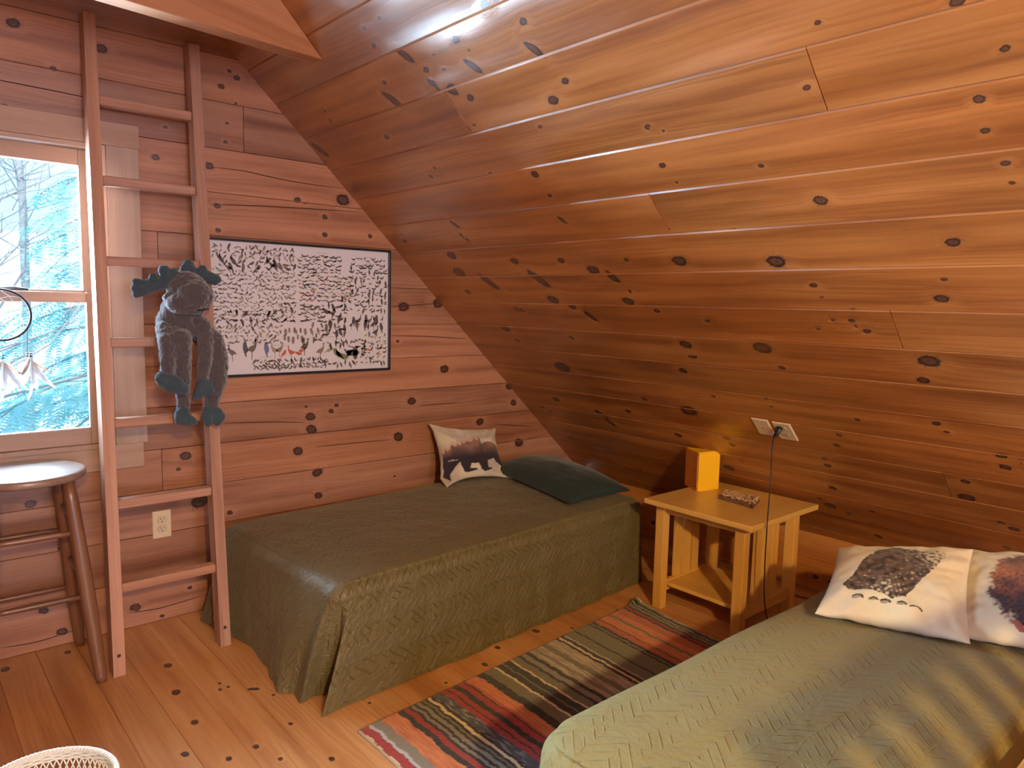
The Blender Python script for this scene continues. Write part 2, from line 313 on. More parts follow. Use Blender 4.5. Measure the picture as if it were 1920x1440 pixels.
        o = bpy.data.objects.new(name, me); C.objects.link(o)
        if parent: o.parent = parent
        if bevel:
            md = o.modifiers.new('bevel', 'BEVEL'); md.width = bevel; md.segments = 2; md.limit_method = 'ANGLE'; md.angle_limit = 0.7
        if solid:
            md = o.modifiers.new('solid', 'SOLIDIFY'); md.thickness = solid; md.offset = 0
        if subsurf:
            md = o.modifiers.new('sub', 'SUBSURF'); md.levels = subsurf; md.render_levels = subsurf
        if kind: o['kind'] = kind
        return o
    def local(s, origin):
        o = Vector(origin); s.v = [tuple(Vector(p) - o) for p in s.v]; return s

def thing(name, label, cat, loc=(0, 0, 0), rotz=0.0, group=None):
    o = bpy.data.objects.new(name, None); C.objects.link(o); o.empty_display_size = 0.05
    o.location = loc; o.rotation_euler = (0, 0, rotz); o['label'] = label; o['category'] = cat
    if group: o['group'] = group
    return o
def tag(o, label, cat, group=None):
    o['label'] = label; o['category'] = cat
    if group: o['group'] = group
    return o
def struct(o, label=None):
    o['kind'] = 'structure'
    if label: o['label'] = label
    return o

# boards: rects (u0,u1,v0,v1) on a plane given by co(u, v, n); every cell knows the offset to the knot nearest to it
def boards(name, co, rects, knots, mat, gw=0.004, gd=0.004, cell=0.06, flip=False, low=None, parent=None, seed=1):
    rr = random.Random(seed); mb = MB()
    kt = kdtree.KDTree(len(knots))
    for i, k in enumerate(knots): kt.insert((k[0], k[1], 0), i)
    kt.balance()
    def kuv(k, u, v):
        du, dv = u - k[0], v - k[1]
        a = 0.95 if k[3] == 1 else (((k[0] * 13.7 + k[1] * 7.1) % 1.0) - 0.5) * 0.5
        asp = 2.6 if k[3] == 1 else (1.35 if k[3] == 0 else 1.2)
        p = du * math.cos(a) + dv * math.sin(a); q = -du * math.sin(a) + dv * math.cos(a)
        sc = (asp ** 0.5)
        # kind 2 (ring knot): keep the pale centre by pushing the coordinate outwards a little
        return (p / (k[2] * sc), q * sc / k[2])
    for (u0, u1, v0, v1) in rects:
        rn = (rr.random(), rr.random()); off = rr.random() * 5
        lw = low if low else gw
        a0, a1, b0, b1 = u0 + gw * .8, u1 - gw * .8, v0 + lw, v1 - gw
        nu = max(1, round((a1 - a0) / cell)); nv = max(1, round((b1 - b0) / cell))
        for i in range(nu):
            for j in range(nv):
                ua, ub = a0 + (a1 - a0) * i / nu, a0 + (a1 - a0) * (i + 1) / nu
                va, vb = b0 + (b1 - b0) * j / nv, b0 + (b1 - b0) * (j + 1) / nv
                cs = [(ua, va), (ub, va), (ub, vb), (ua, vb)]
                cu, cv = (ua + ub) / 2, (va + vb) / 2
                best = None
                for (_, ix, dist) in kt.find_n((cu, cv, 0), 6):
                    k = knots[ix]; d = Vector(kuv(k, cu, cv)).length
                    if best is None or d < best[0]: best = (d, k)
                kn = [kuv(best[1], *c) for c in cs] if best and best[0] < 12 else [(9, 9)] * 4
                pts = [co(c[0], c[1], 0) for c in cs]
                gr = [(c[0] + off, c[1] + off * 0.37) for c in cs]
                if flip: pts.reverse(); gr.reverse(); kn = kn[::-1]
                mb.quad(pts, gr, kn, rn)
        O = [(u0, v0), (u1, v0), (u1, v1), (u0, v1)]; I = [(a0, b0), (a1, b0), (a1, b1), (a0, b1)]
        for i in range(4):
            j = (i + 1) % 4
            pts = [co(*O[i], -gd), co(*O[j], -gd), co(*I[j], 0), co(*I[i], 0)]
            gr = [(O[i][0] + off, O[i][1] + off * .37), (O[j][0] + off, O[j][1] + off * .37), (I[j][0] + off, I[j][1] + off * .37), (I[i][0] + off, I[i][1] + off * .37)]
            if flip: pts.reverse(); gr.reverse()
            mb.quad(pts, gr, None, rn)
    return mb
def split_rows(edges, u0, u1, rr, lo=1.8, hi=4.2, fixed={}):
    out = []
    for i in range(len(edges) - 1):
        cuts = list(fixed.get(i, []))
        if not cuts:
            x = u0 + rr.uniform(lo, hi) + 1.0
            while x < u1 - 0.5: cuts.append(x); x += rr.uniform(lo, hi)
        cuts = [u0] + cuts + [u1]
        for a, b_ in zip(cuts, cuts[1:]): out.append((a, b_, edges[i], edges[i + 1]))
    return out
def cut_hole(rects, h):
    out = []
    for (a, b_, c, d) in rects:
        x0, x1, y0, y1 = h
        if b_ <= x0 or a >= x1 or d <= y0 or c >= y1: out.append((a, b_, c, d)); continue
        if a < x0: out.append((a, x0, c, d))
        if b_ > x1: out.append((x1, b_, c, d))
        aa, bb = max(a, x0), min(b_, x1)
        if c < y0: out.append((aa, bb, c, y0))
        if d > y1: out.append((aa, bb, y1, d))
    return out
def pip(poly, x, y):
    c = False; j = len(poly) - 1
    for i in range(len(poly)):
        xi, yi = poly[i]; xj, yj = poly[j]
        if (yi > y) != (yj > y) and x < (xj - xi) * (y - yi) / (yj - yi) + xi: c = not c
        j = i
    return c
def sm(a, b_, x):
    t = min(1, max(0, (x - a) / (b_ - a))); return t * t * (3 - 2 * t)
def catmull(P, n=8, closed=False):
    P = [Vector(p) for p in P]; out = []
    m = len(P)
    for i in range(m if closed else m - 1):
        p0 = P[(i - 1) % m] if (closed or i) else P[0]; p1 = P[i]; p2 = P[(i + 1) % m]
        p3 = P[(i + 2) % m] if (closed or i < m - 2) else P[-1]
        for k in range(n):
            t = k / n
            out.append(0.5 * ((2 * p1) + (p2 - p0) * t + (2 * p0 - 5 * p1 + 4 * p2 - p3) * t * t + (3 * p1 - p0 - 3 * p2 + p3) * t ** 3))
    if not closed: out.append(P[-1])
    return out
# ------------------------------------------------------------------ materials of the room
PB, PD, PL = (0.37, 0.140, 0.034), (0.20, 0.060, 0.015), (0.47, 0.20, 0.056)
M_slope = wood('pine_ceiling_boards', PB, PD, PL, rough=0.36, coat=0.9, knots=True, vary=0.10, wave=0.055, contrast=1.2, across=20)
M_gable = wood('pine_wall_boards', (0.37, 0.170, 0.100), (0.20, 0.074, 0.042), (0.47, 0.235, 0.145), rough=0.42, coat=0.12, knots=True, vary=0.15, wave=0.012)
M_floor = wood('pine_floor_boards', (0.57, 0.275, 0.105), (0.38, 0.150, 0.050), (0.69, 0.38, 0.165), rough=0.33, coat=0.18, knots=True, vary=0.10, wave=0.008)
M_knee = wood('pine_knee_wall_boards', (0.58, 0.24, 0.075), (0.36, 0.12, 0.035), (0.68, 0.32, 0.115), rough=0.4, coat=0.1, knots=True, vary=0.12)
M_crack = plain('dark_crack', (0.035, 0.012, 0.008), 0.9)
M_beam = wood('sawn_beam_wood', (0.47, 0.205, 0.09), (0.34, 0.13, 0.05), (0.56, 0.27, 0.13), rough=0.55, vary=0.05, across=20)
M_casing = wood('casing_wood', (0.40, 0.265, 0.20), (0.32, 0.20, 0.145), (0.47, 0.32, 0.25), rough=0.55, vary=0.04, contrast=0.5)
M_glass, nt, b = nmat('window_glass')
N = NB(nt)
mx = N.n('ShaderNodeMixShader'); tr = N.n('ShaderNodeBsdfTransparent'); gl = N.n('ShaderNodeBsdfGlossy'); gl.inputs['Roughness'].default_value = 0.02
fr = N.n('ShaderNodeFresnel'); fr.inputs[0].default_value = 1.45
N.lk(fr.outputs[0], mx.inputs[0]); N.lk(tr.outputs[0], mx.inputs[1]); N.lk(gl.outputs[0], mx.inputs[2])
N.lk(mx.outputs[0], nt.nodes['Material Output'].inputs['Surface'])

# ------------------------------------------------------------------ floor
rr = random.Random(3)
fe = [0.271 + 0.1335 * k for k in range(-25, 26)]
rects = split_rows([e for e in fe if XL - 0.1 < e < XK + 0.14], 0.0, G - YB, rr, 2.2, 4.5, fixed={})
def co_floor(u, v, n): return (v, G - u, n)          # u runs from the gable towards the camera
KFu = [(G - y, x, r, t) for (x, y, r, t) in KF]
for i in range(80): KFu.append((rr.uniform(1.0, 6.6), rr.uniform(XL, XK), rr.uniform(0.004, 0.013), 0))
rects = [(a, b_, c, d) for (a, b_, c, d) in rects]
mb = boards('floor', co_floor, rects, KFu, M_floor, gw=0.0016, gd=0.004, cell=0.07, seed=11, flip=True)
fo = mb.build('floor', [M_floor]); struct(fo)
mb = MB(); mb.abox(XL - 0.1, XK + 0.1, YB - 0.05, G + 0.05, -0.2, -0.006)
struct(mb.build('floor', [M_beam]))

# ------------------------------------------------------------------ gable wall
ge = [0.0, 0.2, 0.387, 0.572, 0.753, 0.933, 1.105, 1.281, 1.470, 1.665, 1.850, 2.036, 2.232, 2.424, 2.62, 2.82, 3.02, 3.22, 3.42]
rects = []
for i in range(len(ge) - 1):
    z = ge[i]; xr = (SL_B - ge[i]) / -SL_A + 0.02; xl = 2 * XR - xr
    xr = min(xr, XK); xl = max(xl, XL)
    if xr - xl < 0.05: continue
    cuts = {3: [0.891], 11: [1.266], 0: [-0.9], 5: [-1.3], 8: [0.9], 7: [-1.6]}.get(i, [])
    cs = [xl] + cuts + [xr]
    for a, b_ in zip(cs, cs[1:]): rects.append((a, b_, ge[i], ge[i + 1]))
WX0, WX1, WZ0, WZ1 = -0.10, 0.70, 0.80, 1.98
rects = cut_hole(rects, (WX0, WX1, WZ0, WZ1))
KGu = list(KG)
for i in range(40): KGu.append((rr.uniform(XL, 0.2), rr.uniform(0, 3), rr.uniform(0.008, 0.025), 0))
mb = boards('wall_back', lambda u, v, n: (u, G - n, v), rects, KGu, M_gable, gw=0.0022, gd=0.006, cell=0.06, seed=5)
# checks running along the grain
cracks = [[(1.114, 1.954), (1.259, 1.957), (1.367, 1.948), (1.519, 1.939), (1.781, 1.938)], [(1.111, 1.797), (1.415, 1.817), (1.854, 1.836)],
 [(1.143, .841), (1.351, .829), (1.541, .81)], [(1.59, .684), (1.793, .68), (2.028, .675)], [(2.195, .844), (2.464, .84)],
 [(2.006, 1.372), (2.122, 1.38), (2.363, 1.398)], [(2.006, 1.224), (2.243, 1.216), (2.518, 1.2)], [(.729, .069), (.865, .056), (1.033, .066)],
 [(.293, .049), (.413, .038), (.561, .051)], [(2.722, .694), (3.044, .648)], [(0.30, 1.99 + .17), (.55, 2.155), (.70, 2.15)]]
for cr in cracks:
    P = catmull([(x, 0, z) for x, z in cr], 6); n = len(P)
    for i in range(n - 1):
        w0 = 0.0016 * (1 - abs(2 * i / (n - 1) - 1) ** 3) + 0.0003; w1 = 0.0016 * (1 - abs(2 * (i + 1) / (n - 1) - 1) ** 3) + 0.0003
        mb.quad([(P[i].x, G - .0006, P[i].z - w0), (P[i + 1].x, G - .0006, P[i + 1].z - w1), (P[i + 1].x, G - .0006, P[i + 1].z + w1), (P[i].x, G - .0006, P[i].z + w0)], [(0, 0)] * 4, None, (.5, .5), 1)
struct(mb.build('wall_back', [M_gable, M_crack]))
# outer sheathing behind the boards, round the window opening
mb = MB()
for (x0, x1, z0, z1) in ((XL, WX0, 0, 3.3), (WX1, XK, 0, 3.3), (WX0, WX1, 0, WZ0), (WX0, WX1, WZ1, 3.3)):
    mb.abox(x0, x1, G + .008, G + .12, z0, z1)
struct(mb.build('wall_back', [M_beam]))

# ------------------------------------------------------------------ sloped ceiling, right and left of the ridge
se = [0.414 + 0.0, 0.545, 0.72, 0.895, 1.07, 1.245, 1.42, 1.596, 1.770, 1.945, 2.130, 2.312, 2.490, 2.666, 2.842, 3.018, 3.196, 3.369, 3.543, 3.710, 3.876, 4.050, 4.215, 4.396, 4.570, 4.745, 4.86]
fixed = {10: [1.110], 11: [2.372], 13: [1.718], 16: [2.350], 21: [2.333]}
fixed = {i: v for i, v in fixed.items()}
rows = split_rows(se, -0.02, G - YB, rr, 2.6, 4.4, fixed={9 + 1: [1.110], 11: [2.372, 5.2], 13: [1.718, 5.0], 16: [2.350], 21: [2.333, 4.6],
        12: [4.6], 14: [3.6], 15: [4.4], 17: [4.9], 18: [3.4], 19: [4.2], 20: [3.7], 22: [3.9], 23: [3.3], 24: [2.9], 9: [3.2], 8: [3.9], 7: [2.7]})
ct, st = math.cos(TH), math.sin(TH)
KSu = list(KS)
for i in range(70): KSu.append((rr.uniform(3.0, 6.6), rr.uniform(0.5, 4.8), rr.uniform(0.007, 0.03), 0))
def co_slope(u, v, n): return (v * ct - n * st, G - u, SL_B - v * st - n * ct)
mb = boards('ceiling', co_slope, rows, KSu, M_slope, gw=0.0022, gd=0.0045, cell=0.058, low=0.0062, seed=21)
struct(mb.build('ceiling', [M_slope]))
def co_slopeL(u, v, n): return (2 * XR - (v * ct - n * st), G - u, SL_B - v * st - n * ct)
rows2 = split_rows(se, -0.02, G - YB, rr, 2.0, 4.4)
mb = boards('ceiling', co_slopeL, rows2, KSu[60:], M_slope, gw=0.0022, gd=0.0045, cell=0.12, low=0.0062, seed=22, flip=True)
struct(mb.build('ceiling', [M_slope]))
mb = MB()
for s in (1, -1):
    P = [(XR, ZR + .02), (XK + .3, SL_A * (XK + .3) + SL_B + .02)]
    a, b_ = P; ax = Vector((s * (b_[0] - a[0]), 0, b_[1] - a[1])); nrm = Vector((s * st, 0, ct))
    cc = Vector((XR if s > 0 else XR, (G + YB) / 2, a[1])) + ax / 2 + nrm * 0.06
    mb.box(cc, ax, (0, G - YB + .3, 0), nrm * 0.1)
struct(mb.build('ceiling', [M_beam]))

# ------------------------------------------------------------------ knee walls and rear wall
ke = [0.0, 0.160, 0.330]
rows = [(0.0, 2.9, ke[0], ke[1]), (2.9, G - YB, ke[0], ke[1]), (0, 1.9, ke[1], ke[2]), (1.9, G - YB, ke[1], ke[2])]
KK = [(1.62, 0.07, 0.014, 0), (1.35, .23, .016, 0), (2.15, .22, .012, 0), (1.75, .045, .02, 0), (0.6, .1, .014, 0), (1.95, .09, .02, 2)]
for i in range(20): KK.append((rr.uniform(2.4, 6.6), rr.uniform(0, .3), rr.uniform(.006, .018), 0))
mb = boards('wall_right', lambda u, v, n: (XK - n, G - u, v), rows, KK, M_knee, gw=0.002, gd=0.005, seed=31)
struct(mb.build('wall_right', [M_knee]))
mb = boards('wall_left', lambda u, v, n: (XL + n, G - u, v), rows, KK, M_knee, gw=0.002, gd=0.005, seed=32, flip=True)
struct(mb.build('wall_left', [M_knee]))
rects = []
for i in range(len(ge) - 1):
    xr = min((SL_B - ge[i]) / -SL_A + 0.02, XK); xl = max(2 * XR - xr, XL)
    if xr - xl > 0.05: rects.append((xl, xr, ge[i], ge[i + 1]))
mb = boards('wall_front', lambda u, v, n: (u, YB + n, v), rects, KGu[50:], M_gable, gw=0.0022, gd=0.006, cell=0.15, seed=6, flip=True)
struct(mb.build('wall_front', [M_gable]))

# ------------------------------------------------------------------ tie beam across the gable end
mb = MB()
zb, yb0, yb1 = 2.318, 2.703, 2.785
xr_low = (SL_B - zb) / -SL_A; xl_low = 2 * XR - xr_low; ht = 0.26
xr_top = (SL_B - zb - ht) / -SL_A; xl_top = 2 * XR - xr_top
vs = [(xl_low, yb0, zb), (xr_low, yb0, zb), (xr_top, yb0, zb + ht), (xl_top, yb0, zb + ht), (xl_low, yb1, zb), (xr_low, yb1, zb), (xr_top, yb1, zb + ht), (xl_top, yb1, zb + ht)]
vs = [(x, y + .115 * (x - 1.36), z) for x, y, z in vs]
i0 = len(mb.v); mb.v += vs
for q in ((0, 1, 2, 3), (5, 4, 7, 6), (1, 0, 4, 5), (3, 2, 6, 7), (0, 3, 7, 4), (2, 1, 5, 6)):
    mb.face([i0 + k for k in q], [(vs[k][0], vs[k][1] + vs[k][2]) for k in q], (.55, .4))
bm_ = mb.build('trim_1', [M_beam], bevel=0.004); struct(bm_, 'orange sawn tie beam crossing in front of the gable')

# ------------------------------------------------------------------ window in the gable
wroot = bpy.data.objects.new('window_1', None); C.objects.link(wroot); wroot.location = (0.30, G, 0.8); wroot['kind'] = 'structure'
wi = Matrix.Translation(-Vector((0.30, G, 0.8)))
def wpart(mb, name, mat, **kw):
    mb.local((0.30, G, 0.8)); return mb.build(name, mat, wroot, **kw)
mb = MB(); y1 = G + .0
t = 0.019
mb.abox(0.716, 0.833, G - t, G - .0005, 0.794, 1.981); mb.abox(-0.233, -0.116, G - t, G - .0005, 0.794, 1.981)
wpart(mb, 'side_casing', [M_casing], bevel=0.001)
mb = MB(); mb.abox(-0.236, 0.836, G - t - .001, G - .0005, 1.9815, 2.070); wpart(mb, 'head_casing', [M_casing], bevel=0.001)
mb = MB(); mb.abox(-0.22, 0.817, G - t, G - .0005, 0.694, 0.7935); wpart(mb, 'apron_casing', [M_casing], bevel=0.001)
mb = MB(); mb.abox(-0.13, 0.712, G - .030, G + .09, 0.786, 0.803); wpart(mb, 'window_sill', [M_casing], bevel=0.002)
mb = MB()   # jamb box
mb.abox(0.695, 0.7155, G - .012, G + .12, 0.80, 1.98); mb.abox(-0.1155, -0.095, G - .012, G + .12, 0.80, 1.98); mb.abox(-0.0945, 0.6945, G - .012, G + .12, 1.962, 1.9805)
wpart(mb, 'window_frame', [M_casing], bevel=0.001)
def sash(x0, x1, z0, z1, y, sw, br, tr_):
    mb = MB(); d = 0.034
    mb.abox(x0, x0 + sw, y, y + d, z0, z1); mb.abox(x1 - sw, x1, y, y + d, z0, z1)
    mb.abox(x0 + sw, x1 - sw, y, y + d, z0, z0 + br); mb.abox(x0 + sw, x1 - sw, y, y + d, z1 - tr_, z1)
    s_ = wpart(mb, 'sash', [M_casing], bevel=0.003)
    mb = MB(); mb.abox(x0 + sw, x1 - sw, y + .014, y + .018, z0 + br, z1 - tr_); mb.local((0.30, G, 0.8))
    mb.build('pane', [M_glass], s_)
    return s_
sash(-0.094, 0.694, 0.804, 1.408, G + .004, 0.062, 0.066, 0.040)
sash(-0.094, 0.694, 1.374, 1.961, G + .041, 0.064, 0.042, 0.062)
mb = MB(); mb.tube([(.34, G + .0, 1.414), (.40, G - .004, 1.418), (.44, G + .004, 1.413)], [.006, .007, .004], 8)
wpart(mb, 'sash_lock', [plain('lock_metal', (.12, .13, .16), .4, .8)], smooth=True)
# ------------------------------------------------------------------ wooden ladder leaning on the gable
M_ladder = wood('ladder_wood', (0.42, 0.215, 0.145), (0.29, 0.135, 0.085), (0.54, 0.31, 0.22), rough=0.5, coat=0.05, vary=0.05, across=26, contrast=1.1)
M_plug = plain('dark_plug', (0.05, 0.02, 0.015), 0.7)
lad = thing('ladder', 'tall wooden ladder leaning against the plank gable wall beside the window', 'ladder', (0.80, 2.87, 0))
lean = (3.205 - 2.868) / 2.443
def lp(x, z, dy=0.0): return Vector((x - 0.80, 2.868 + lean * z + dy - 2.87, z))
def rail(xc0, xc1, ztop):
    mb = MB(); n = Vector((0, -1, lean)).normalized()
    a = lp(xc0, 0.0, 0.033); b_ = lp(xc1, ztop, 0.033)
    ax = b_ - a; mb.box((a + b_) / 2, (0.041, 0, 0), Vector((0, 0.066, 0)), ax)
    for z in (0.075,):
        q = lp(xc0 + (xc1 - xc0) * z / ztop, z); mb.lathe([(0.007, 0), (0.007, .0008)], (0, 0, 0), 10, mi=1, cap=True)
        for k in range(20): v = mb.v[-20 + k]; mb.v[-20 + k] = (q.x + v[0], q.y - .0012 + v[2], q.z + v[1])
    return mb.build('rail', [M_ladder, M_plug], lad, bevel=0.003)
rail(0.612, 0.665, 2.445); rail(1.000, 1.040, 2.420)
ri = [2.127, 1.827, 1.527, 1.222, 0.922, 0.622, 0.314]
for k, z in enumerate(ri):
    mb = MB(); f_ = z / 2.443
    xa = 0.612 + .053 * f_ + .0208; xb = 1.0 + .04 * f_ - .0208
    n = Vector((0, -lean, 1)).normalized()
    mb.bar(lp(xa, z, .028), lp(xb, z, .028), (0, 1, 0), 0.046, 0.036)
    mb.build('rung', [M_ladder], lad, bevel=0.006)

# ------------------------------------------------------------------ stool
M_stool = wood('stained_stool_wood', (0.20, 0.085, 0.045), (0.09, 0.035, 0.02), (0.28, 0.13, 0.075), rough=0.32, coat=0.3, vary=0.03, across=30, contrast=1.2)
M_seat = wood('stool_seat_wood', (0.30, 0.20, 0.16), (0.20, 0.12, 0.09), (0.38, 0.27, 0.22), rough=0.30, coat=0.5, vary=0.02, across=18)
sx, sy = 0.376, 3.055
st_ = thing('bar_stool', 'tall round wooden bar stool with turned legs below the window', 'stool', (sx, sy, 0))
mb = MB(); mb.lathe([(0.155, .736), (0.174, .739), (0.186, .748), (0.188, .758), (0.185, .767), (0.178, .771), (0.05, .7695), (0.002, .769)], (0, 0, 0), 48)
mb.build('seat', [M_seat], st_, smooth=True)
legs = {}
for a, b_ in ((1, -1), (1, 1), (-1, 1), (-1, -1)):
    top = Vector((a * 0.112, b_ * 0.105, .742)); bot = Vector((a * .177, b_ * .185, 0.0))
    legs[(a, b_)] = (top, bot)
    mb = MB(); P = [top.lerp(bot, t_) for t_ in (0, .1, .25, .45, .65, .85, .97, 1)]
    mb.tube(P, [.021, .0225, .0245, .026, .026, .0225, .0195, .018], 16); mb.build('leg', [M_stool], st_, smooth=True)
def onleg(k, z): t_, b_ = legs[k]; f_ = (t_.z - z) / t_.z; return t_.lerp(b_, f_)
for k1, k2, zs in (((1, -1), (-1, -1), (.553, .322)), ((1, 1), (-1, 1), (.500, .260)), ((1, -1), (1, 1), (.600, .385)), ((-1, -1), (-1, 1), (.600, .385))):
    for z in zs:
        a = onleg(k1, z); b_ = onleg(k2, z); mb = MB()
        mb.tube([a, a.lerp(b_, .2), a.lerp(b_, .5), a.lerp(b_, .8), b_], [.008, .0105, .0125, .0105, .008], 12); mb.build('stretcher', [M_stool], st_, smooth=True)

# ------------------------------------------------------------------ side table
M_maple = wood('yellow_table_wood', (0.72, 0.42, 0.105), (0.60, 0.31, 0.065), (0.80, 0.50, 0.16), rough=0.34, coat=0.3, vary=0.07, across=10, contrast=0.6)
tb = thing('side_table', 'small honey-coloured slatted wooden side table between the two beds', 'table', (2.93, 1.815, 0))
ox, oy = 2.93, 1.815
def T(mb, name, **kw): mb.local((ox, oy, 0)); return mb.build(name, [M_maple], tb, **kw)
tx0, tx1, ty0, ty1, tz = 2.648, 3.215, 1.53, 2.085, 0.52
mb = MB(); mb.abox(tx0, tx1, ty0, ty1, tz - .024, tz); T(mb, 'tabletop', bevel=.003)
lx0, lx1, ly0, ly1, lw = 2.69, 3.155, 1.585, 2.045, 0.046
for (x, y) in ((lx0, ly0), (lx0, ly1 - lw), (lx1 - lw, ly0), (lx1 - lw, ly1 - lw)):
    mb = MB(); mb.abox(x, x + lw, y, y + lw, 0, tz - .0242); T(mb, 'leg', bevel=.003)
for y in (ly0 + .012, ly1 - lw + .012):
    mb = MB(); mb.abox(lx0 + lw, lx1 - lw, y, y + .022, tz - .066, tz - .0242); T(mb, 'apron', bevel=.0015)
    mb = MB(); mb.abox(lx0 + lw, lx1 - lw, y, y + .022, .075, .125); T(mb, 'lower_rail', bevel=.0015)
    for j, x in enumerate((2.812, 2.882, 2.952)):
        w_ = .050
        mb = MB(); mb.abox(x, x + w_, y + .003, y + .019, .1252, tz - .0662); T(mb, 'slat', bevel=.0015)
mb = MB(); mb.abox(lx0 + .016, lx0 + .034, ly0 + lw, ly1 - lw, tz - .062, tz - .0245); T(mb, 'front_apron', bevel=.0015)
mb = MB(); mb.abox(lx1 - .034, lx1 - .016, ly0 + lw, ly1 - lw, tz - .062, tz - .0245); T(mb, 'back_apron', bevel=.0015)
mb = MB(); mb.abox(lx0 + lw + .01, lx1 - lw - .005, ly0 + .0345, ly1 - .0345, .100, .118); T(mb, 'shelf', bevel=.002)

# ------------------------------------------------------------------ triangular box lamp on the table
M_yel = plain('yellow_painted_wood', (0.88, 0.50, 0.015), 0.34, var=.04, scale=6)
M_yel2 = wood('orange_side_wood', (0.60, 0.22, 0.03), (0.48, 0.16, 0.02), (0.68, 0.27, 0.045), rough=.4, vary=.02)
M_blk = plain('black_rubber', (0.012, 0.011, 0.014), .45)
bx = thing('wooden_box', 'triangular yellow wooden box standing on the slatted side table', 'box', (2.995, 2.03, tz))
A, B, Cc = Vector((3.026 - 2.995, 2.128 - 2.03, 0)), Vector((2.956 - 2.995, 2.010 - 2.03, 0)), Vector((3.078 - 2.995, 1.975 - 2.03, 0))
h = 0.186; up = Vector((0, 0, 1))
mb = MB(); inn = [p * .93 + Vector((0, 0, .003)) for p in (A, B, Cc)]
mb.v += [tuple(p) for p in inn] + [tuple(p + up * (h - .006)) for p in inn]
for q in ((0, 1, 4, 3), (1, 2, 5, 4), (2, 0, 3, 5), (2, 1, 0), (3, 4, 5)): mb.face(q)
mb.build('core', [M_yel2], bx)
def panel(P, Q, nm, mat, th_, ov=0.0):
    d = (Q - P).normalized(); n = Vector((d.y, -d.x, 0)); mb = MB()
    if n.dot((P + Q) / 2) < 0: n = -n
    c = (P + Q) / 2 + up * h / 2 + n * th_ / 2; mb.box(c, d * ((Q - P).length + ov), n * th_, up * h); return mb.build(nm, [mat], bx, bevel=.0012), n
s1, n1 = panel(B, Cc, 'front_panel', M_yel, .006)
s2, n2 = panel(A, B, 'side_panel', M_yel2, .004)
panel(Cc, A, 'back_panel', M_yel2, .004)
mb = MB(); off = [p * 1.02 for p in (A, B, Cc)]
mb.v += [tuple(p + up * h) for p in off] + [tuple(p + up * (h + .005)) for p in off]
for q in ((0, 1, 4, 3), (1, 2, 5, 4), (2, 0, 3, 5), (2, 1, 0), (3, 4, 5)): mb.face(q)
mb.build('top_panel', [M_yel], bx, bevel=.0008)
dAB = (A - B).normalized()
for z in (.022, .092, .164):
    c = B + dAB * .012 + up * z + n2 * .0045; mb = MB()
    mb.tube([c - n2 * .001, c + n2 * .0025], [.0048, .004], 12); mb.build('screw', [M_blk], bx)

# ------------------------------------------------------------------ carved bark plaque on the table
M_bark = plain('bark_edge', (0.16, 0.075, 0.04), .85, var=.5, scale=60, bump=.8, bscale=120)
M_carv = plain('pale_carved_wood', (0.62, 0.43, 0.25), .7, var=.25, scale=90, bump=.4, bscale=150)
P0, P1, P2, P3 = [Vector(p) for p in ((2.917, 1.866, 0), (2.895, 1.672, 0), (3.035, 1.722, 0), (3.032, 1.905, 0))]
pc = (P0 + P1 + P2 + P3) / 4
pq = thing('carved_plaque', 'small carved bark-edged wooden plaque lying flat on the side table', 'plaque', (pc.x, pc.y, tz))
mb = MB(); nu, nv = 28, 12; rr = random.Random(4)
def pp(u, v, z): q = (P0.lerp(P1, u)).lerp(P3.lerp(P2, u), v) - pc; return Vector((q.x, q.y, z))
idx = {}
for i in range(nu + 1):
    for j in range(nv + 1):
        e = 0.012 * noise.noise(Vector((i * .5, j * .7, 3)))
        edge = (i in (0, nu) or j in (0, nv))
        z = .020 + .003 * noise.noise(Vector((i * .9, j * .9, 0))) - (.003 if edge else 0)
        idx[i, j] = len(mb.v); mb.v.append(tuple(pp(i / nu + (e if edge else 0), j / nv + (e if edge else 0), z)))
for i in range(nu):
    for j in range(nv): mb.face((idx[i, j], idx[i + 1, j], idx[i + 1, j + 1], idx[i, j + 1]), mi=1 if noise.noise(Vector((i * .55, j * .55, 9))) > -.18 and j > 1 else 0)
rim = [(i, 0) for i in range(nu)] + [(nu, j) for j in range(nv)] + [(i, nv) for i in range(nu, 0, -1)] + [(0, j) for j in range(nv, 0, -1)]
b0 = len(mb.v)
for (i, j) in rim: q = Vector(mb.v[idx[i, j]]); mb.v.append((q.x * 1.0, q.y * 1.0, 0.001))
for k in range(len(rim)): k2 = (k + 1) % len(rim); mb.face((idx[rim[k]], b0 + k, b0 + k2, idx[rim[k2]]), mi=0)
mb.face([b0 + k for k in range(len(rim))], mi=0)
mb.build('bark_slab', [M_bark, M_carv], pq)
mb = MB()     # raised, worn strokes of illegible carving
for k in range(11):
    u = .06 + .085 * k
    mb.bar(pp(u, .25, .0215), pp(u + rr.uniform(-.01, .03), .95, .0215), (1, 0, 0), .010, .004)
    for s_ in range(3):
        u0, v0, u1, v1 = u + rr.uniform(-.02, .03), rr.uniform(.22, .5), u + rr.uniform(-.03, .05), rr.uniform(.6, .93)
        mb.bar(pp(u0, v0, .0215), pp(u1, v1, .0225), (1, 0, 0), .0055, .004)
for k in range(26):
    u = rr.uniform(.02, .95); v = rr.choice((rr.uniform(0.02, .2), rr.uniform(.88, .98)))
    mb.bar(pp(u, v, .0205), pp(u + rr.uniform(.03, .07), v + rr.uniform(-.03, .03), .0208), (0, 1, 0), .005, .004)
for k in range(34):
    u, v = rr.uniform(.05, .93), rr.uniform(.25, .9); mb.bar(pp(u, v, .0225), pp(u + rr.uniform(-.03, .04), v + rr.uniform(-.22, .22), .0225), (1, 0, 0), .0038, .0042, mi=1)
mb.build('carving', [M_carv, M_bark], pq, bevel=.001)

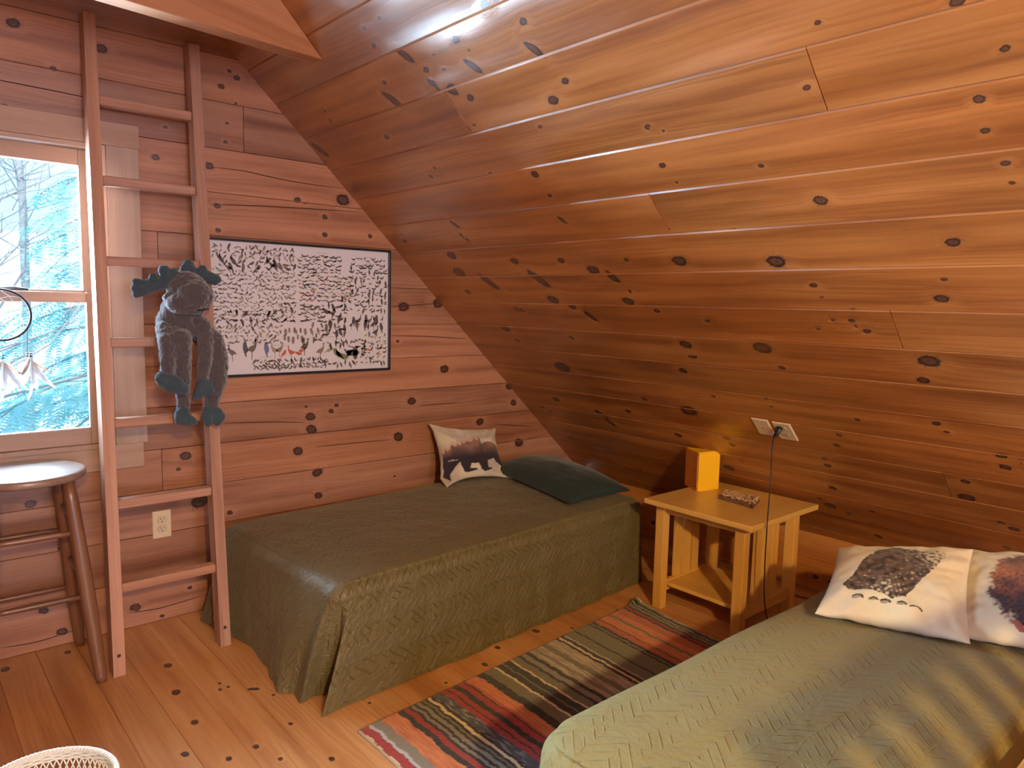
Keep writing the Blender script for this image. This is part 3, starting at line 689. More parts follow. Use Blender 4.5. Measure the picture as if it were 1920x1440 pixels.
# ------------------------------------------------------------------ bench behind the near bed (only its seat corner is in view)
M_bench = wood('bench_wood', (0.74, 0.36, 0.09), (0.6, 0.26, 0.06), (0.8, 0.43, 0.12), rough=.42, vary=.03)
bn = thing('slatted_bench', 'orange wooden bench seat in the lower right corner beside the near bed', 'bench', (1.47, .12, 0))
def BN(mb, name, **kw): mb.local((1.47, .12, 0)); return mb.build(name, [M_bench], bn, **kw)
mb = MB(); mb.abox(.84, 1.99, -.06, .380, .425, .452); BN(mb, 'seat', bevel=.006)
for x in (.85, 1.94):
    mb = MB(); mb.abox(x, x + .04, .325, .365, 0, .4245); BN(mb, 'leg', bevel=.003)
    mb = MB(); mb.bar((x + .02, -.09, 0), (x + .02, -.10, 1.034), (1, 0, 0), .05, .035); BN(mb, 'leg', bevel=.003)
mb = MB(); mb.bar((.83, -.10, 1.075), (2.0, -.10, 1.075), (0, 0, 1), .082, .024); BN(mb, 'top_rail', bevel=.004)
mb = MB(); mb.bar((.90, -.09, .50), (1.94, -.09, .50), (0, 0, 1), .05, .022); BN(mb, 'back_rail', bevel=.003)
for k in range(8):
    x = .965 + .125 * k
    mb = MB(); mb.bar((x, -.090, .525), (x, -.100, 1.0335), (1, 0, 0), .060, .014); BN(mb, 'slat', bevel=.002)
# ------------------------------------------------------------------ beds under quilted coverlets
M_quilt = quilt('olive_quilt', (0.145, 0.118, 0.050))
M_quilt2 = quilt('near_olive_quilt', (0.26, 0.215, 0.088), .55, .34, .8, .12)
M_matt = plain('mattress_ticking', (.7, .68, .62), .9)
def bed(name, label, origin, ang, L, W, H, mat, bottom, seed, rc=.075, top_pts=None, flare=.03, ripple=.012, group=None):
    """origin = foot-front floor corner, x along the bed to its head, y across; 'bottom' maps outline knots (0..1) to floor offsets"""
    root = thing(name, label, 'bed', (origin[0], origin[1], 0), ang, group)
    # outline of the top: list of (x, y, nx, ny); starts on the front side near the foot corner, runs round the foot
    out = []
    def seg(a, b_, n, nrm):
        for i in range(n): t_ = i / n; out.append((a[0] + (b_[0] - a[0]) * t_, a[1] + (b_[1] - a[1]) * t_, nrm[0], nrm[1]))
    def arc(cx, cy, a0, a1, n, rc_=rc):
        for i in range(n):
            a = a0 + (a1 - a0) * i / n; out.append((cx + rc_ * math.cos(a), cy + rc_ * math.sin(a), math.cos(a), math.sin(a)))
    seg((L - rc, 0), (rc, 0), 90, (0, -1)); arc(rc, rc, -math.pi / 2, -math.pi, 26)
    seg((0, rc), (0, W - rc), 56, (-1, 0)); arc(rc, W - rc, math.pi, math.pi / 2, 12)
    seg((rc, W), (L - rc, W), 60, (0, 1)); arc(L - rc, W - rc, math.pi / 2, 0, 10)
    seg((L, W - rc), (L, rc), 40, (1, 0)); arc(L - rc, rc, 0, -math.pi / 2, 10)
    n = len(out); mb = MB(); rings = []; uvs = []
    cx, cy = L / 2, W / 2
    for q in (0.0, .15, .3, .45, .6, .75, .87, .95):
        ring = []; uvr = []
        for (x, y, nx, ny) in out:
            # shrink towards the long medial line
            mx_ = min(max(x, W / 2), L - W / 2); px = mx_ + (x - mx_) * q; py = cy + (y - cy) * q
            z = H + .018 * (1 - q ** 3) + .006 * noise.noise(Vector((px * 3, py * 3, seed))) - .012 * q ** 6
            ring.append((px, py, z)); uvr.append((px, py))
        rings.append(ring); uvs.append(uvr)
    rs = .045
    for k in range(1, 6):
        a = k / 5 * math.pi / 2; ring = []; uvr = []
        for (x, y, nx, ny) in out:
            o = rs * math.sin(a); 
            ring.append((x - nx * rs + nx * o, y - ny * rs + ny * o, H - .012 - rs * (1 - math.cos(a)))); uvr.append((x + nx * rs * (a - 1.2), y + ny * rs * (a - 1.2)))
        rings.append(ring); uvs.append(uvr)
    ztop = H - .012 - rs
    nd = 20
    for k in range(1, nd + 1):
        t_ = k / nd; ring = []; uvr = []
        for i, (x, y, nx, ny) in enumerate(out):
            s_ = i / n
            bo = bottom(i, x, y, nx, ny) if bottom else None
            rp = noise.noise(Vector((s_ * 46, seed * 3.1, t_ * .7))) + .5 * noise.noise(Vector((s_ * 110, seed, t_ * 1.5)))
            e = t_ ** 1.25
            fx = x + nx * (flare * e + ripple * rp * t_); fy = y + ny * (flare * e + ripple * rp * t_)
            if bo is not None:
                w_, bx_, by_, ez = bo
                ee = t_ ** ez
                gx = x + (bx_ - x) * ee + nx * ripple * rp * t_ * .9 * (1 if nx < -.3 else .4); gy = y + (by_ - y) * ee + ny * ripple * rp * t_ * .4
                fx = fx + (gx - fx) * w_; fy = fy + (gy - fy) * w_
            z = ztop * (1 - t_) + .004 * t_ + .012 * noise.noise(Vector((s_ * 60, 5, seed))) * t_ * (1 - t_)
            ring.append((fx, fy, z)); uvr.append((x + nx * (.03 + ztop * t_), y + ny * (.03 + ztop * t_)))
        rings.append(ring); uvs.append(uvr)
    for r_ in rings: mb.v += r_
    UV = []
    for a in range(len(rings) - 1):
        for i in range(n):
            j = (i + 1) % n
            mb.face((a * n + i, a * n + j, (a + 1) * n + j, (a + 1) * n + i)[::-1])
            UV.append([uvs[a][i], uvs[a][j], uvs[a + 1][j], uvs[a + 1][i]][::-1])
    o = mb.build('coverlet', [mat], root, smooth=True)
    l = o.data.uv_layers.new(name='Cloth'); l.data.foreach_set('uv', [c for f_ in UV for p in f_ for c in p])
    md = o.modifiers.new('w', 'WELD'); md.merge_threshold = 1e-4
    md = o.modifiers.new('s', 'SUBSURF'); md.levels = 1; md.render_levels = 1
    mb = MB(); mb.abox(.08, L - .08, .08, W - .08, .12, H - .07); mb.build('mattress', [M_matt], root, bevel=.03)
    return root, out, n

# bed 1: floor outline of the coverlet measured at the foot, in world coordinates
b1o = Vector((1.125, 2.175)); ang1 = math.radians(3.6)
ca, sa = math.cos(ang1), math.sin(ang1)
def w2l(x, y): dx, dy = x - b1o.x, y - b1o.y; return (dx * ca + dy * sa, -dx * sa + dy * ca)
bot_pts = [(0.800, (1.60, 2.192)), (0.90, (1.30, 2.175)), (0.955, (1.12, 2.160)), (0.995, (1.056, 2.150)), (1.05, (1.14, 2.20)), (1.11, (1.190, 2.255)), (1.18, (1.10, 2.29)), (1.25, (1.045, 2.275)),
           (1.34, (1.055, 2.345)), (1.52, (1.008, 2.396)), (1.60, (1.025, 2.48)), (1.70, (1.059, 2.605)), (1.85, (1.070, 2.80)), (1.95, (1.045, 2.93)), (2.05, (1.010, 3.10)), (2.2, (.985, 3.19))]
def b1_bottom(i, x, y, nx, ny):
    # parameter: front 0..1 (90 pts), corner 1..1.3 (26), foot 1.3..2.1
    if i < 90: p = i / 90
    elif i < 116: p = 1 + (i - 90) / 26 * .3
    elif i < 172: p = 1.3 + (i - 116) / 56 * .8
    elif i < 184: p = 2.1 + (i - 172) / 12 * .1
    else: return None
    if p < .8: return (0.0, x, y, 1)
    for (a, A_), (b_, B_) in zip(bot_pts, bot_pts[1:]):
        if a <= p <= b_ + 1e-9:
            f_ = (p - a) / (b_ - a); f_ = f_ * f_ * (3 - 2 * f_)
            X_, Y_ = A_[0] + (B_[0] - A_[0]) * f_, A_[1] + (B_[1] - A_[1]) * f_
            lx, ly = w2l(X_, Y_); w_ = sm(.8, .95, p) if p < 1.5 else 1 - sm(2.15, 2.2, p)
            ez = 0.8 if 1.03 < p < 1.3 else 1.1
            return (w_, lx, ly, ez)
    return None
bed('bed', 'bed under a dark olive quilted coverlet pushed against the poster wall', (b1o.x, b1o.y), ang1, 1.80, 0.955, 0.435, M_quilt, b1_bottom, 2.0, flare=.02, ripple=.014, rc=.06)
def b2_bottom(i, x, y, nx, ny):
    return (1.0, x, y + .004, 1.0) if ny < -.5 else None
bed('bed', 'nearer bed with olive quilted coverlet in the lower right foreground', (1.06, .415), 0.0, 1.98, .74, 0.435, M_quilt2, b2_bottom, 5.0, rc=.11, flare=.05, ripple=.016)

# ------------------------------------------------------------------ cushions
M_print = painted('printed_cushion_cloth', .85, .35, 420, sheen=.15, var=.05)
M_green = plain('dark_green_pillowcase', (0.011, 0.027, 0.026), .75, var=.12, scale=8, bump=.15, bscale=300, sheen=.2)
def cushion(name, label, cat, cn, T, fn, N_=110, pull=.10, mat=None, seed=0, back=(.60, .56, .50), group=None, wr=.006, power=.5, edge=None, bf=1.0, kb=.5):
    """cn: corners BL, BR, TR, TL in world space (front seen from the right-hand normal)"""
    BL, BR, TR, TL = map(Vector, cn); ctr = (BL + BR + TR + TL) / 4; mb = MB(); mb.col = []
    nrm = ((BR - BL).cross(TL - BL)).normalized()
    def P(u, v, s_):
        x = u * (1 - pull * (1 - v * v) * (abs(u) ** 2)); y = v * (1 - pull * (1 - u * u) * (abs(v) ** 2))
        a, b_ = (x + 1) / 2, (y + 1) / 2
        p = BL.lerp(BR, a).lerp(TL.lerp(TR, a), b_)
        h_ = T / 2 * (max(0, (1 - u * u) * (1 - v * v))) ** power
        k = noise.noise(Vector((u * 2.2, v * 2.2, seed))) * .35 + noise.noise(Vector((u * 6, v * 6, seed + 4))) * .12
        rad = noise.noise(Vector((math.atan2(v, u) * 5, seed, 2))) * (abs(u * v)) ** .7
        e = edge(u, v) if edge else Vector((0, 0, 0))
        return p + nrm * ((s_ if s_ > 0 else -bf) * (h_ * (1 + k * kb)) + wr * (k + 1.2 * rad)) + e
    n = N_
    for s_ in (1, -1):
        i0 = len(mb.v)
        for i in range(n + 1):
            for j in range(n + 1):
                u = math.sin((i / n - .5) * math.pi); v = math.sin((j / n - .5) * math.pi)
                u = .35 * u + .65 * (2 * i / n - 1); v = .35 * v + .65 * (2 * j / n - 1)
                mb.v.append(tuple(P(u, v, s_) - ctr)); mb.col.append(fn((u + 1) / 2, (v + 1) / 2) if s_ > 0 else back)
        for i in range(n):
            for j in range(n):
                q = (i0 + i * (n + 1) + j, i0 + (i + 1) * (n + 1) + j, i0 + (i + 1) * (n + 1) + j + 1, i0 + i * (n + 1) + j + 1)
                mb.face(q if s_ > 0 else q[::-1])
    o = mb.build(name, [mat or M_print], None, smooth=True); o.location = ctr
    md = o.modifiers.new('w', 'WELD'); md.merge_threshold = 2e-4
    tag(o, label, cat, group); return o
cream = (.60, .55, .44)
def nz(x, y, s_=1.0, z=0.0): return noise.noise(Vector((x * s_, y * s_, z)))
def lerp3(a, b_, t_): return tuple(a[i] + (b_[i] - a[i]) * t_ for i in range(3))
# bear with a forest on its back
bear_legs = [[(.02, .33), (.30, .33), (.20, .22), (.13, .12), (.10, .03), (.03, .10)], [(.28, .34), (.46, .34), (.41, .17), (.50, .15), (.52, .12), (.38, .09), (.33, .11), (.28, .25)],
             [(.52, .36), (.70, .36), (.66, .20), (.67, .15), (.73, .14), (.72, .11), (.62, .08), (.57, .12), (.53, .26)], [(.76, .40), (.98, .42), (.98, .15), (.93, .16), (.90, .22), (.82, .27)]]
def bearfn(u, v):
    c = lerp3(cream, (.48, .42, .37), sm(-.3, .4, nz(u, v, 3.1)))
    top = .44 + .20 * u + .10 * math.sin(u * 3.0) + .05 * abs(nz(u, 0, 19)) + .055 * max(0, math.sin(u * 75 + 3 * nz(u, 3, 6))) * (.4 + abs(nz(u, 9, 12)))
    if u > .62: top = .52 + .14 * math.sin((u - .55) / .45 * math.pi)
    body = v > .30 + .05 * math.sin(u * 9) and v < top and .02 < u < .99
    leg = any(pip(p, u, v) for p in bear_legs)
    if body or leg:
        dark = (.035, .026, .042); warm = (.34, .19, .15)
        t_ = sm(.36, top + .05, v) * (.75 + .5 * nz(u, v, 7))
        if .40 < u < .58: t_ = min(1, t_ * 1.3)
        return lerp3(dark, warm, max(0, min(.75, t_)) if not leg or v > .36 else 0)
    d = v - top
    if 0 < d < .10 and u < .62: c = lerp3((.47, .33, .28), c, sm(0, .10, d))
    return c
cushion('throw_pillow', 'cream cushion printed with a bear and forest, propped on the far bed', 'cushion',
        [(2.185, 3.065, .448), (2.600, 2.985, .452), (2.660, 3.185, .690), (2.225, 3.225, .750)], .13, bearfn, seed=3, pull=.16, wr=.012,
        edge=lambda u, v: Vector((0, -.05 * max(0, -v - .8) * 5 * (.3 + u * u), 0)))
# owl
owl = [(.13, .28), (.19, .40), (.24, .58), (.33, .78), (.43, .88), (.55, .86), (.70, .84), (.80, .84), (.82, .74), (.74, .55), (.66, .40), (.58, .22), (.50, .16), (.42, .20), (.36, .22), (.27, .22), (.19, .21)]
def owlfn(u, v):
    cr = (.62, .59, .46); c = lerp3(cr, (.62, .54, .44), sm(-.2, .5, nz(u, v, 2.3, 5)))
    if v > .30 + .5 * (u - .9) + .2 and u > .70: c = lerp3(c, (.66, .52, .30), .35)  # warm light above a slanting shade edge, painted into the cushion colour
    # feather texture
    if pip(owl, u + .012 * nz(u, v, 30), v + .012 * nz(v, u, 30)):
        ax_ = (u * .75 + v * .66); px = (u * .66 - v * .75)
        dens = 1.0 - .80 * sm(.74, .98, u * .8 + v * .45) + .12
        dens -= .38 * sm(.14, .05, math.hypot(u - .43, (v - .27) * .9))
        bars = .5 + .5 * math.sin(ax_ * 150 + 9 * nz(u, v, 8) + 40 * abs(px))
        t_ = dens * .95 + .80 * (nz(u, v, 34) + .6 * nz(u, v, 70)) - .30 * bars * (1 if (u > .5 or v < .42) else .25)
        dk = lerp3((.030, .020, .020), (.15, .10, .075), max(0, min(1, .5 + nz(u, v, 22))))
        c = lerp3(c, dk, max(0, min(1, t_ * 1.5)))
    for (cx, cy, r_, a0) in ((.26, .155, .040, 0.1), (.37, .150, .030, .3), (.45, .140, .036, .2), (.56, .135, .034, .3), (.65, .12, .042, .2)):
        d = math.hypot((u - cx), (v - cy + .02) * 1.1); an = math.atan2(v - cy + .02, u - cx)
        if abs(d - r_) < .0075 and a0 < an < 2.7: c = (.05, .035, .03)
        if d < .034 and an > .4 and u < .6: c = lerp3((.10, .07, .06), c, .3 + .5 * abs(nz(u, v, 60)))
    if .55 < v < .98 and .93 < v < .955 and .35 < u < .62 and nz(u, v, 40) > .15: c = lerp3(c, (.3, .22, .16), .5)
    return c
cushion('throw_pillow', 'cream cushion printed with a dark standing owl on the nearer bed', 'cushion',
        [(2.135, 1.005, .475), (2.285, .625, .475), (2.660, .745, .640), (2.515, 1.120, .575)], .13, owlfn, seed=7, pull=.07, wr=.010, N_=170)
def foxfn(u, v):
    cr = (.60, .56, .42); c = lerp3(cr, (.55, .46, .36), sm(-.2, .5, nz(u, v, 2.3, 8)))
    e = ((u - .47) / .27) ** 2 + ((v - .50) / .40) ** 2 + .35 * nz(u, v, 12) + .25 * nz(u, v, 40)
    if e < 1.15:
        a = lerp3((.07, .045, .055), (.40, .15, .08), sm(.30, .62, v + .15 * nz(u, v, 9)))
        a = lerp3(a, (.16, .09, .075), sm(.66, .80, v + .1 * nz(u, v, 15)))
        a = lerp3(a, scl(a, .5), max(0, min(1, .5 + 1.2 * nz(u, v, 45))))
        c = lerp3(a, c, sm(.75, 1.15, e))
    if abs(u - (.42 + (v - .10) * -.9)) < .03 and .06 < v < .14: c = (.30, .10, .08)
    d = math.hypot(u - .56, v - .085)
    if abs(d - .035) < .008 and v > .08: c = (.05, .03, .03)
    return c
cushion('throw_pillow', 'cream cushion with a reddish-brown animal print at the right edge of the photo', 'cushion',
        [(2.305, .688, .472), (2.460, .328, .472), (2.835, .438, .648), (2.705, .788, .620)], .12, foxfn, seed=11, pull=.07, wr=.010, N_=130)
cushion('pillow', 'dark green bed pillow lying at the head of the far bed', 'pillow',
        [(2.430, 2.345, .468), (2.850, 2.330, .472), (2.935, 3.100, .480), (2.560, 3.110, .480)], .21, lambda u, v: (0, 0, 0), seed=2, pull=.05, mat=M_green, N_=70, wr=.004, power=.46, bf=.12, kb=.12)
cushion('pillow', 'dark green pillow half hidden under the owl cushion on the nearer bed', 'pillow',
        [(2.430, .45, .462), (2.900, .45, .462), (2.900, 1.125, .464), (2.455, 1.125, .462)], .075, lambda u, v: (0, 0, 0), seed=9, pull=.04, mat=M_green, N_=50, wr=.003, power=.4, bf=.1, kb=.1)

# ------------------------------------------------------------------ striped rug
M_rug = painted('woven_rug', .95, .9, 260, sheen=.25, var=.32, vs=240)
K_, O_, R_, GY, OL, CR, NV, BG, RO, LB = (.026, .022, .020), (.66, .23, .085), (.36, .032, .030), (.25, .22, .175), (.17, .155, .095), (.72, .56, .33), (.065, .062, .080), (.50, .42, .31), (.48, .125, .05), (.50, .53, .56)
SR = [(0, CR), (.008, R_), (.040, LB), (.052, GY), (.090, O_), (.155, K_), (.178, R_), (.200, K_), (.212, GY), (.224, K_), (.236, GY), (.252, K_), (.262, OL), (.272, K_), (.283, CR), (.296, K_), (.306, NV), (.350, R_), (.372, K_), (.378, R_),
      (.400, K_), (.424, R_), (.452, K_), (.458, RO), (.470, O_), (.520, K_), (.556, OL), (.607, CR), (.618, K_), (.648, OL), (.656, K_), (.690, CR), (.700, OL), (.736, K_), (.752, GY), (.778, K_), (.800, BG), (.826, GY), (.845, BG), (.875, OL), (.905, BG), (.962, K_), (.978, CR), (.990, K_), (1.010, BG),
      (1.018, OL), (1.075, K_), (1.086, OL), (1.174, K_), (1.186, OL), (1.196, K_), (1.214, RO), (1.250, K_), (1.256, O_), (1.316, OL), (1.334, O_), (1.372, RO), (1.426, K_), (1.440, R_), (1.456, K_), (1.468, OL), (1.488, K_), (1.498, BG), (1.503, K_), (1.520, OL), (1.532, BG)]
rg = MB(); rg.col = []
q0, q1, q2, q3 = Vector((1.115, 2.004, 0)), Vector((2.660, 2.112, 0)), Vector((2.60, 1.44, 0)), Vector((1.12, 1.33, 0))
nu, nv = 420, 110
for i in range(nu + 1):
    for j in range(nv + 1):
        a, b_ = i / nu, j / nv
        p = q0.lerp(q1, a).lerp(q3.lerp(q2, a), b_); s_ = a * 1.542
        s2 = s_ + .0075 * nz(b_ * 14, s_ * 3, 1) + .0035 * nz(b_ * 40, s_ * 30, 1, 3)
        c = SR[0][1]
        for t_, cc in SR:
            if s2 >= t_: c = cc
            else: break
        if 0.798 < s2 < .962: c = lerp3(c, (.17, .13, .10), max(0, min(1, .5 + 1.6 * nz(s_ * 90, b_ * 9, 1))) * .6)
        if c in (O_, RO): c = lerp3(c, R_, max(0, min(1, .35 + 1.3 * nz(s_ * 160, b_ * 8, 1))) * .5)
        if c is NV: c = lerp3(c, LB, max(0, min(1, 1.4 * nz(s_ * 120, b_ * 20, 1))) * .6)
        z = .010 + .0012 * nz(a * 60, b_ * 40, 1)
        if b_ < .006 or b_ > .994 or a < .004 or a > .997: c = BG; z = .008
        lift = .018 * sm(.06, 0, b_ * .65 + (1 - a) * 1.2) + .008 * sm(.1, 0, (1 - a) + .3 * b_) 
        rg.v.append((p.x, p.y, z + lift)); rg.col.append(c)
for i in range(nu):
    for j in range(nv): k = i * (nv + 1) + j; rg.face((k, k + 1, k + nv + 2, k + nv + 1))
ro = Vector((1.87, 1.72, 0)); rg.local(ro)
o = rg.build('rug', [M_rug], None, smooth=True); o.location = ro
tag(o, 'multicoloured striped runner rug on the floor between the beds', 'rug')
md = o.modifiers.new('t', 'SOLIDIFY'); md.thickness = .008; md.offset = -1
# ------------------------------------------------------------------ wall plates
M_ivory = plain('ivory_plastic', (0.66, 0.54, 0.38), .35)
M_ivd = plain('ivory_insert', (0.60, 0.50, 0.36), .3)
M_hole = plain('dark_slot', (.01, .008, .006), .6)
def plate(name, label, origin, ex, ey, w_, h_, duplex=True, jack=False):
    """origin = plate centre on the surface; ex, ey unit vectors in the surface, ez points into the room"""
    ex, ey = Vector(ex).normalized(), Vector(ey).normalized(); ez = ex.cross(ey)
    root = thing(name, label, 'outlet' if duplex else 'wall plate', origin)
    root.rotation_euler = Matrix((ex, ey, ez)).transposed().to_euler()
    mb = MB(); i0 = 0
    mb.v += [(sx_ * w_ / 2, sy_ * h_ / 2, 0) for sx_, sy_ in ((-1, -1), (1, -1), (1, 1), (-1, 1))] + [(sx_ * (w_ / 2 - .003), sy_ * (h_ / 2 - .003), .0055) for sx_, sy_ in ((-1, -1), (1, -1), (1, 1), (-1, 1))]
    for q in ((3, 2, 1, 0), (4, 5, 6, 7), (0, 1, 5, 4), (1, 2, 6, 5), (2, 3, 7, 6), (3, 0, 4, 7)): mb.face(q)
    mb.build('cover_plate', [M_ivory], root, bevel=.0015)
    if duplex:
        for s_ in (-1, 1):
            mb = MB(); cy = s_ * .0197
            pts = [(math.cos(a) * .0172, max(-.0135, min(.0135, math.sin(a) * .0172))) for a in [2 * math.pi * i / 36 for i in range(36)]]
            n = len(pts); mb.v += [(x, y + cy, .0054) for x, y in pts] + [(x * .97, y * .97 + cy, .0072) for x, y in pts]
            mb.face(range(n, 2 * n))
            for i in range(n): mb.face((i, (i + 1) % n, n + (i + 1) % n, n + i))
            r_ = mb.build('receptacle', [M_ivd], root)
            mb = MB()
            mb.abox(-.0075, -.0053, cy + .0005, cy + .0085, .0070, .0074); mb.abox(.0053, .0073, cy + .0015, cy + .0080, .0070, .0074)
            mb.lathe([(.0026, .0070), (.0026, .0074)], (0, cy - .0068, 0), 12); mb.build('slots', [M_hole], r_)
            mb = MB(); ring = [(x * 1.07, y * 1.07 + cy, .0056) for x, y in pts]; mb.tube(ring, .0006, 5, closed=True); mb.build('rim_line', [plain('rim_shadow', (.25, .18, .12), .6)], r_)
        mb = MB(); mb.lathe([(.003, .0055), (.0028, .0064)], (0, 0, 0), 12); mb.build('screw', [M_ivd], root)
    else:
        for y in (-.042, .042): mb = MB(); mb.lathe([(.003, .0055), (.0028, .0066)], (0, y, 0), 12); mb.build('screw', [M_ivory], root)
        mb = MB(); mb.lathe([(.0055, .0055), (.005, .0068)], (0, 0, 0), 14); mb.lathe([(.0032, .0068), (.003, .0072)], (0, 0, 0), 14, mi=1); mb.build('jack', [M_ivd, M_hole], root)
    return root
plate('wall_outlet', 'ivory duplex outlet on the gable wall behind the ladder', (0.883, G, 0.4275), (1, 0, 0), (0, 0, 1), .077, .122)
sn = Vector((-st, 0, -ct)); su = Vector((0, -1, 0)); sv = Vector((-ct, 0, st))     # slope: ez into the room
def on_slope(y, x): return Vector((x, y, SL_A * x + SL_B))
assert (su.cross(sv) - sn).length < 1e-3 or True
plate('phone_plate', 'ivory wall plate with a small jack, left of the plugged outlet', on_slope(1.622, 2.8535), su, sv, .078, .112, duplex=False)
plate('wall_outlet', 'ivory outlet on the sloped wall with a black plug in it', on_slope(1.526, 2.859), su, sv, .083, .116)
# plug and cord
pl = thing('power_cord', 'black power cord hanging from the outlet on the sloped wall', 'cord', tuple(on_slope(1.540, 2.845)))
po = on_slope(1.540, 2.845)
mb = MB(); a = on_slope(1.538, 2.838) + sn * .0078; tip = a + sn * .030 + Vector((-.002, .010, -.016))
mb.tube([a, a + sn * .010, a + sn * .022 + Vector((0, .002, -.006)), tip], [.0150, .0150, .0110, .0055], 14, flat=.7); mb.local(po); mb.build('plug', [M_blk], pl, smooth=True)
cord = catmull([tip, tip + Vector((-.002, .004, -.05)), (2.762, 1.524, .70), (2.738, 1.514, .52), (2.736, 1.512, .35), (2.742, 1.508, .20), (2.775, 1.500, .09), (2.85, 1.490, .03), (2.96, 1.475, .008), (3.06, 1.47, .006), (3.03, 1.41, .006), (2.98, 1.36, .006)], 8)
cord = [Vector(c) for c in cord]
mb = MB(); mb.tube(cord, .0026, 8); mb.local(po); mb.build('cable', [M_blk], pl, smooth=True)
# thin lead of the box: over the back edge of the table
c2 = thing('lamp_lead', 'thin dark lead running from the triangular box across the table top', 'cord', (3.03, 2.10, tz))
mb = MB(); mb.tube([Vector(p) for p in catmull([(3.034, 2.142, tz + .006), (3.037, 2.158, tz + .004), (3.030, 2.175, tz - .02), (3.02, 2.18, tz - .12), (3.05, 2.17, .2), (3.10, 2.14, .05), (3.2, 2.0, .006), (3.3, 1.8, .006), (3.36, 1.62, .006), (3.40, 1.50, .006)], 7)], .0022, 6)
mb.local((3.03, 2.10, tz)); mb.build('lead', [M_blk], c2, smooth=True)

# ------------------------------------------------------------------ framed bird poster
M_frame = plain('black_frame', (.014, .014, .018), .35)
M_paper = plain('poster_paper', (.62, .60, .68), .30)
inks = [(.085, .065, .070), (.14, .105, .10), (.22, .17, .155), (.30, .25, .20), (.08, .08, .11), (.45, .10, .07), (.12, .14, .30), (.35, .28, .06), (.16, .18, .10)]
M_ink = [plain('print_ink', c, .6) for c in inks]
px0, px1, pz0, pz1 = 1.093, 2.006, 1.047, 1.658
ps = thing('poster', 'wide black-framed poster crowded with hundreds of little birds', 'poster', ((px0 + px1) / 2, G, (pz0 + pz1) / 2))
pcx, pcz = (px0 + px1) / 2, (pz0 + pz1) / 2
def PB_(mb, name, mats, **kw): mb.local((pcx, G, pcz)); return mb.build(name, mats, ps, **kw)
mb = MB(); fw = .011; d = .020
mb.abox(px0, px1, G - d, G - .001, pz0, pz0 + fw); mb.abox(px0, px1, G - d, G - .001, pz1 - fw, pz1)
mb.abox(px0, px0 + fw, G - d, G - .001, pz0 + fw, pz1 - fw); mb.abox(px1 - fw, px1, G - d, G - .001, pz0 + fw, pz1 - fw)
PB_(mb, 'frame', [M_frame], bevel=.0015)
song = [(-.5, .05), (-.40, .13), (-.30, .22), (-.18, .22), (-.08, .14), (.12, .12), (.30, .02), (.58, -.10), (.62, -.16), (.34, -.10), (.10, -.16), (-.12, -.18), (-.26, -.10), (-.36, .02), (-.42, .04)]
duck = [(-.55, .20), (-.44, .32), (-.34, .34), (-.28, .26), (-.30, .10), (-.10, .12), (.20, .10), (.50, .22), (.42, .0), (.25, -.16), (-.15, -.20), (-.38, -.10), (-.42, .12), (-.46, .17)]
hawk = [(-.10, .55), (.02, .60), (.12, .50), (.16, .34), (.22, .10), (.20, -.20), (.14, -.60), (.05, -.62), (.02, -.30), (-.10, -.26), (-.20, .0), (-.18, .28), (-.14, .42), (-.22, .45)]
heron = [(-.40, .62), (-.24, .70), (-.16, .60), (-.20, .42), (-.08, .28), (.20, .16), (.42, -.10), (.16, -.12), (.06, -.20), (.08, -.70), (.03, -.70), (.0, -.20), (-.14, -.08), (-.24, .12), (-.30, .40), (-.26, .56)]
owlb = [(-.18, .5), (.18, .5), (.22, .2), (.20, -.3), (.08, -.5), (-.08, -.5), (-.20, -.3), (-.22, .2)]
mb = MB(); y_ = G - .0080
mb.poly([(px0 + fw, y_, pz0 + fw), (px1 - fw, y_, pz0 + fw), (px1 - fw, y_, pz1 - fw), (px0 + fw, y_, pz1 - fw)], mi=0)
rr = random.Random(12); W_, H_ = px1 - px0 - 2 * fw, pz1 - pz0 - 2 * fw
def bird(u, v, s_, ang, shape, ink, flip=False):
    ca_, sa_ = math.cos(ang), math.sin(ang); pts = []
    for (x, y) in shape:
        if flip: x = -x
        pts.append((px0 + fw + u * W_ + s_ * (x * ca_ - y * sa_), y_ - .0004, pz1 - fw - v * H_ + s_ * (x * sa_ + y * ca_)))
    if flip: pts.reverse()
    pts.reverse()
    mb.poly(pts, mi=1 + ink)
def block(u0, u1, v0, v1, nx, ny, size, shapes, angs, inkset, jit=.35, skip=.06):
    for i in range(nx):
        for j in range(ny):
            if rr.random() < skip: continue
            u = u0 + (u1 - u0) * (i + .5 + rr.uniform(-jit, jit)) / nx; v = v0 + (v1 - v0) * (j + .5 + rr.uniform(-jit, jit)) / ny
            bird(u, v, size * .84 * rr.uniform(.6, 1.25), rr.uniform(*angs), rr.choice(shapes), rr.choice(inkset), rr.random() < .6)
dk = [0, 0, 1, 1, 2, 2, 3]
block(.01, .44, .03, .13, 24, 3, .026, [song, hawk], (-1.2, .6), dk)
block(.04, .44, .13, .20, 14, 2, .040, [song, hawk, song], (-.9, .9), [0, 0, 1])
block(.01, .44, .20, .60, 30, 12, .024, [song], (-1.1, .9), dk + [2, 3, 8])
block(.01, .44, .50, .62, 13, 2, .036, [song, hawk], (-.8, .8), [0, 1, 1])
block(.01, .36, .62, .77, 24, 4, .023, [song, hawk], (-1.2, .8), dk + [3])
block(.46, .70, .06, .22, 14, 5, .027, [song, duck], (-.3, .3), [0, 0, 1, 2, 4])
block(.46, .78, .22, .44, 20, 7, .025, [song, duck], (-.5, .4), [0, 0, 1, 1, 2, 4, 5, 7])
block(.76, .99, .06, .36, 9, 8, .030, [duck, hawk, duck], (-.3, .3), [0, 0, 0, 1])
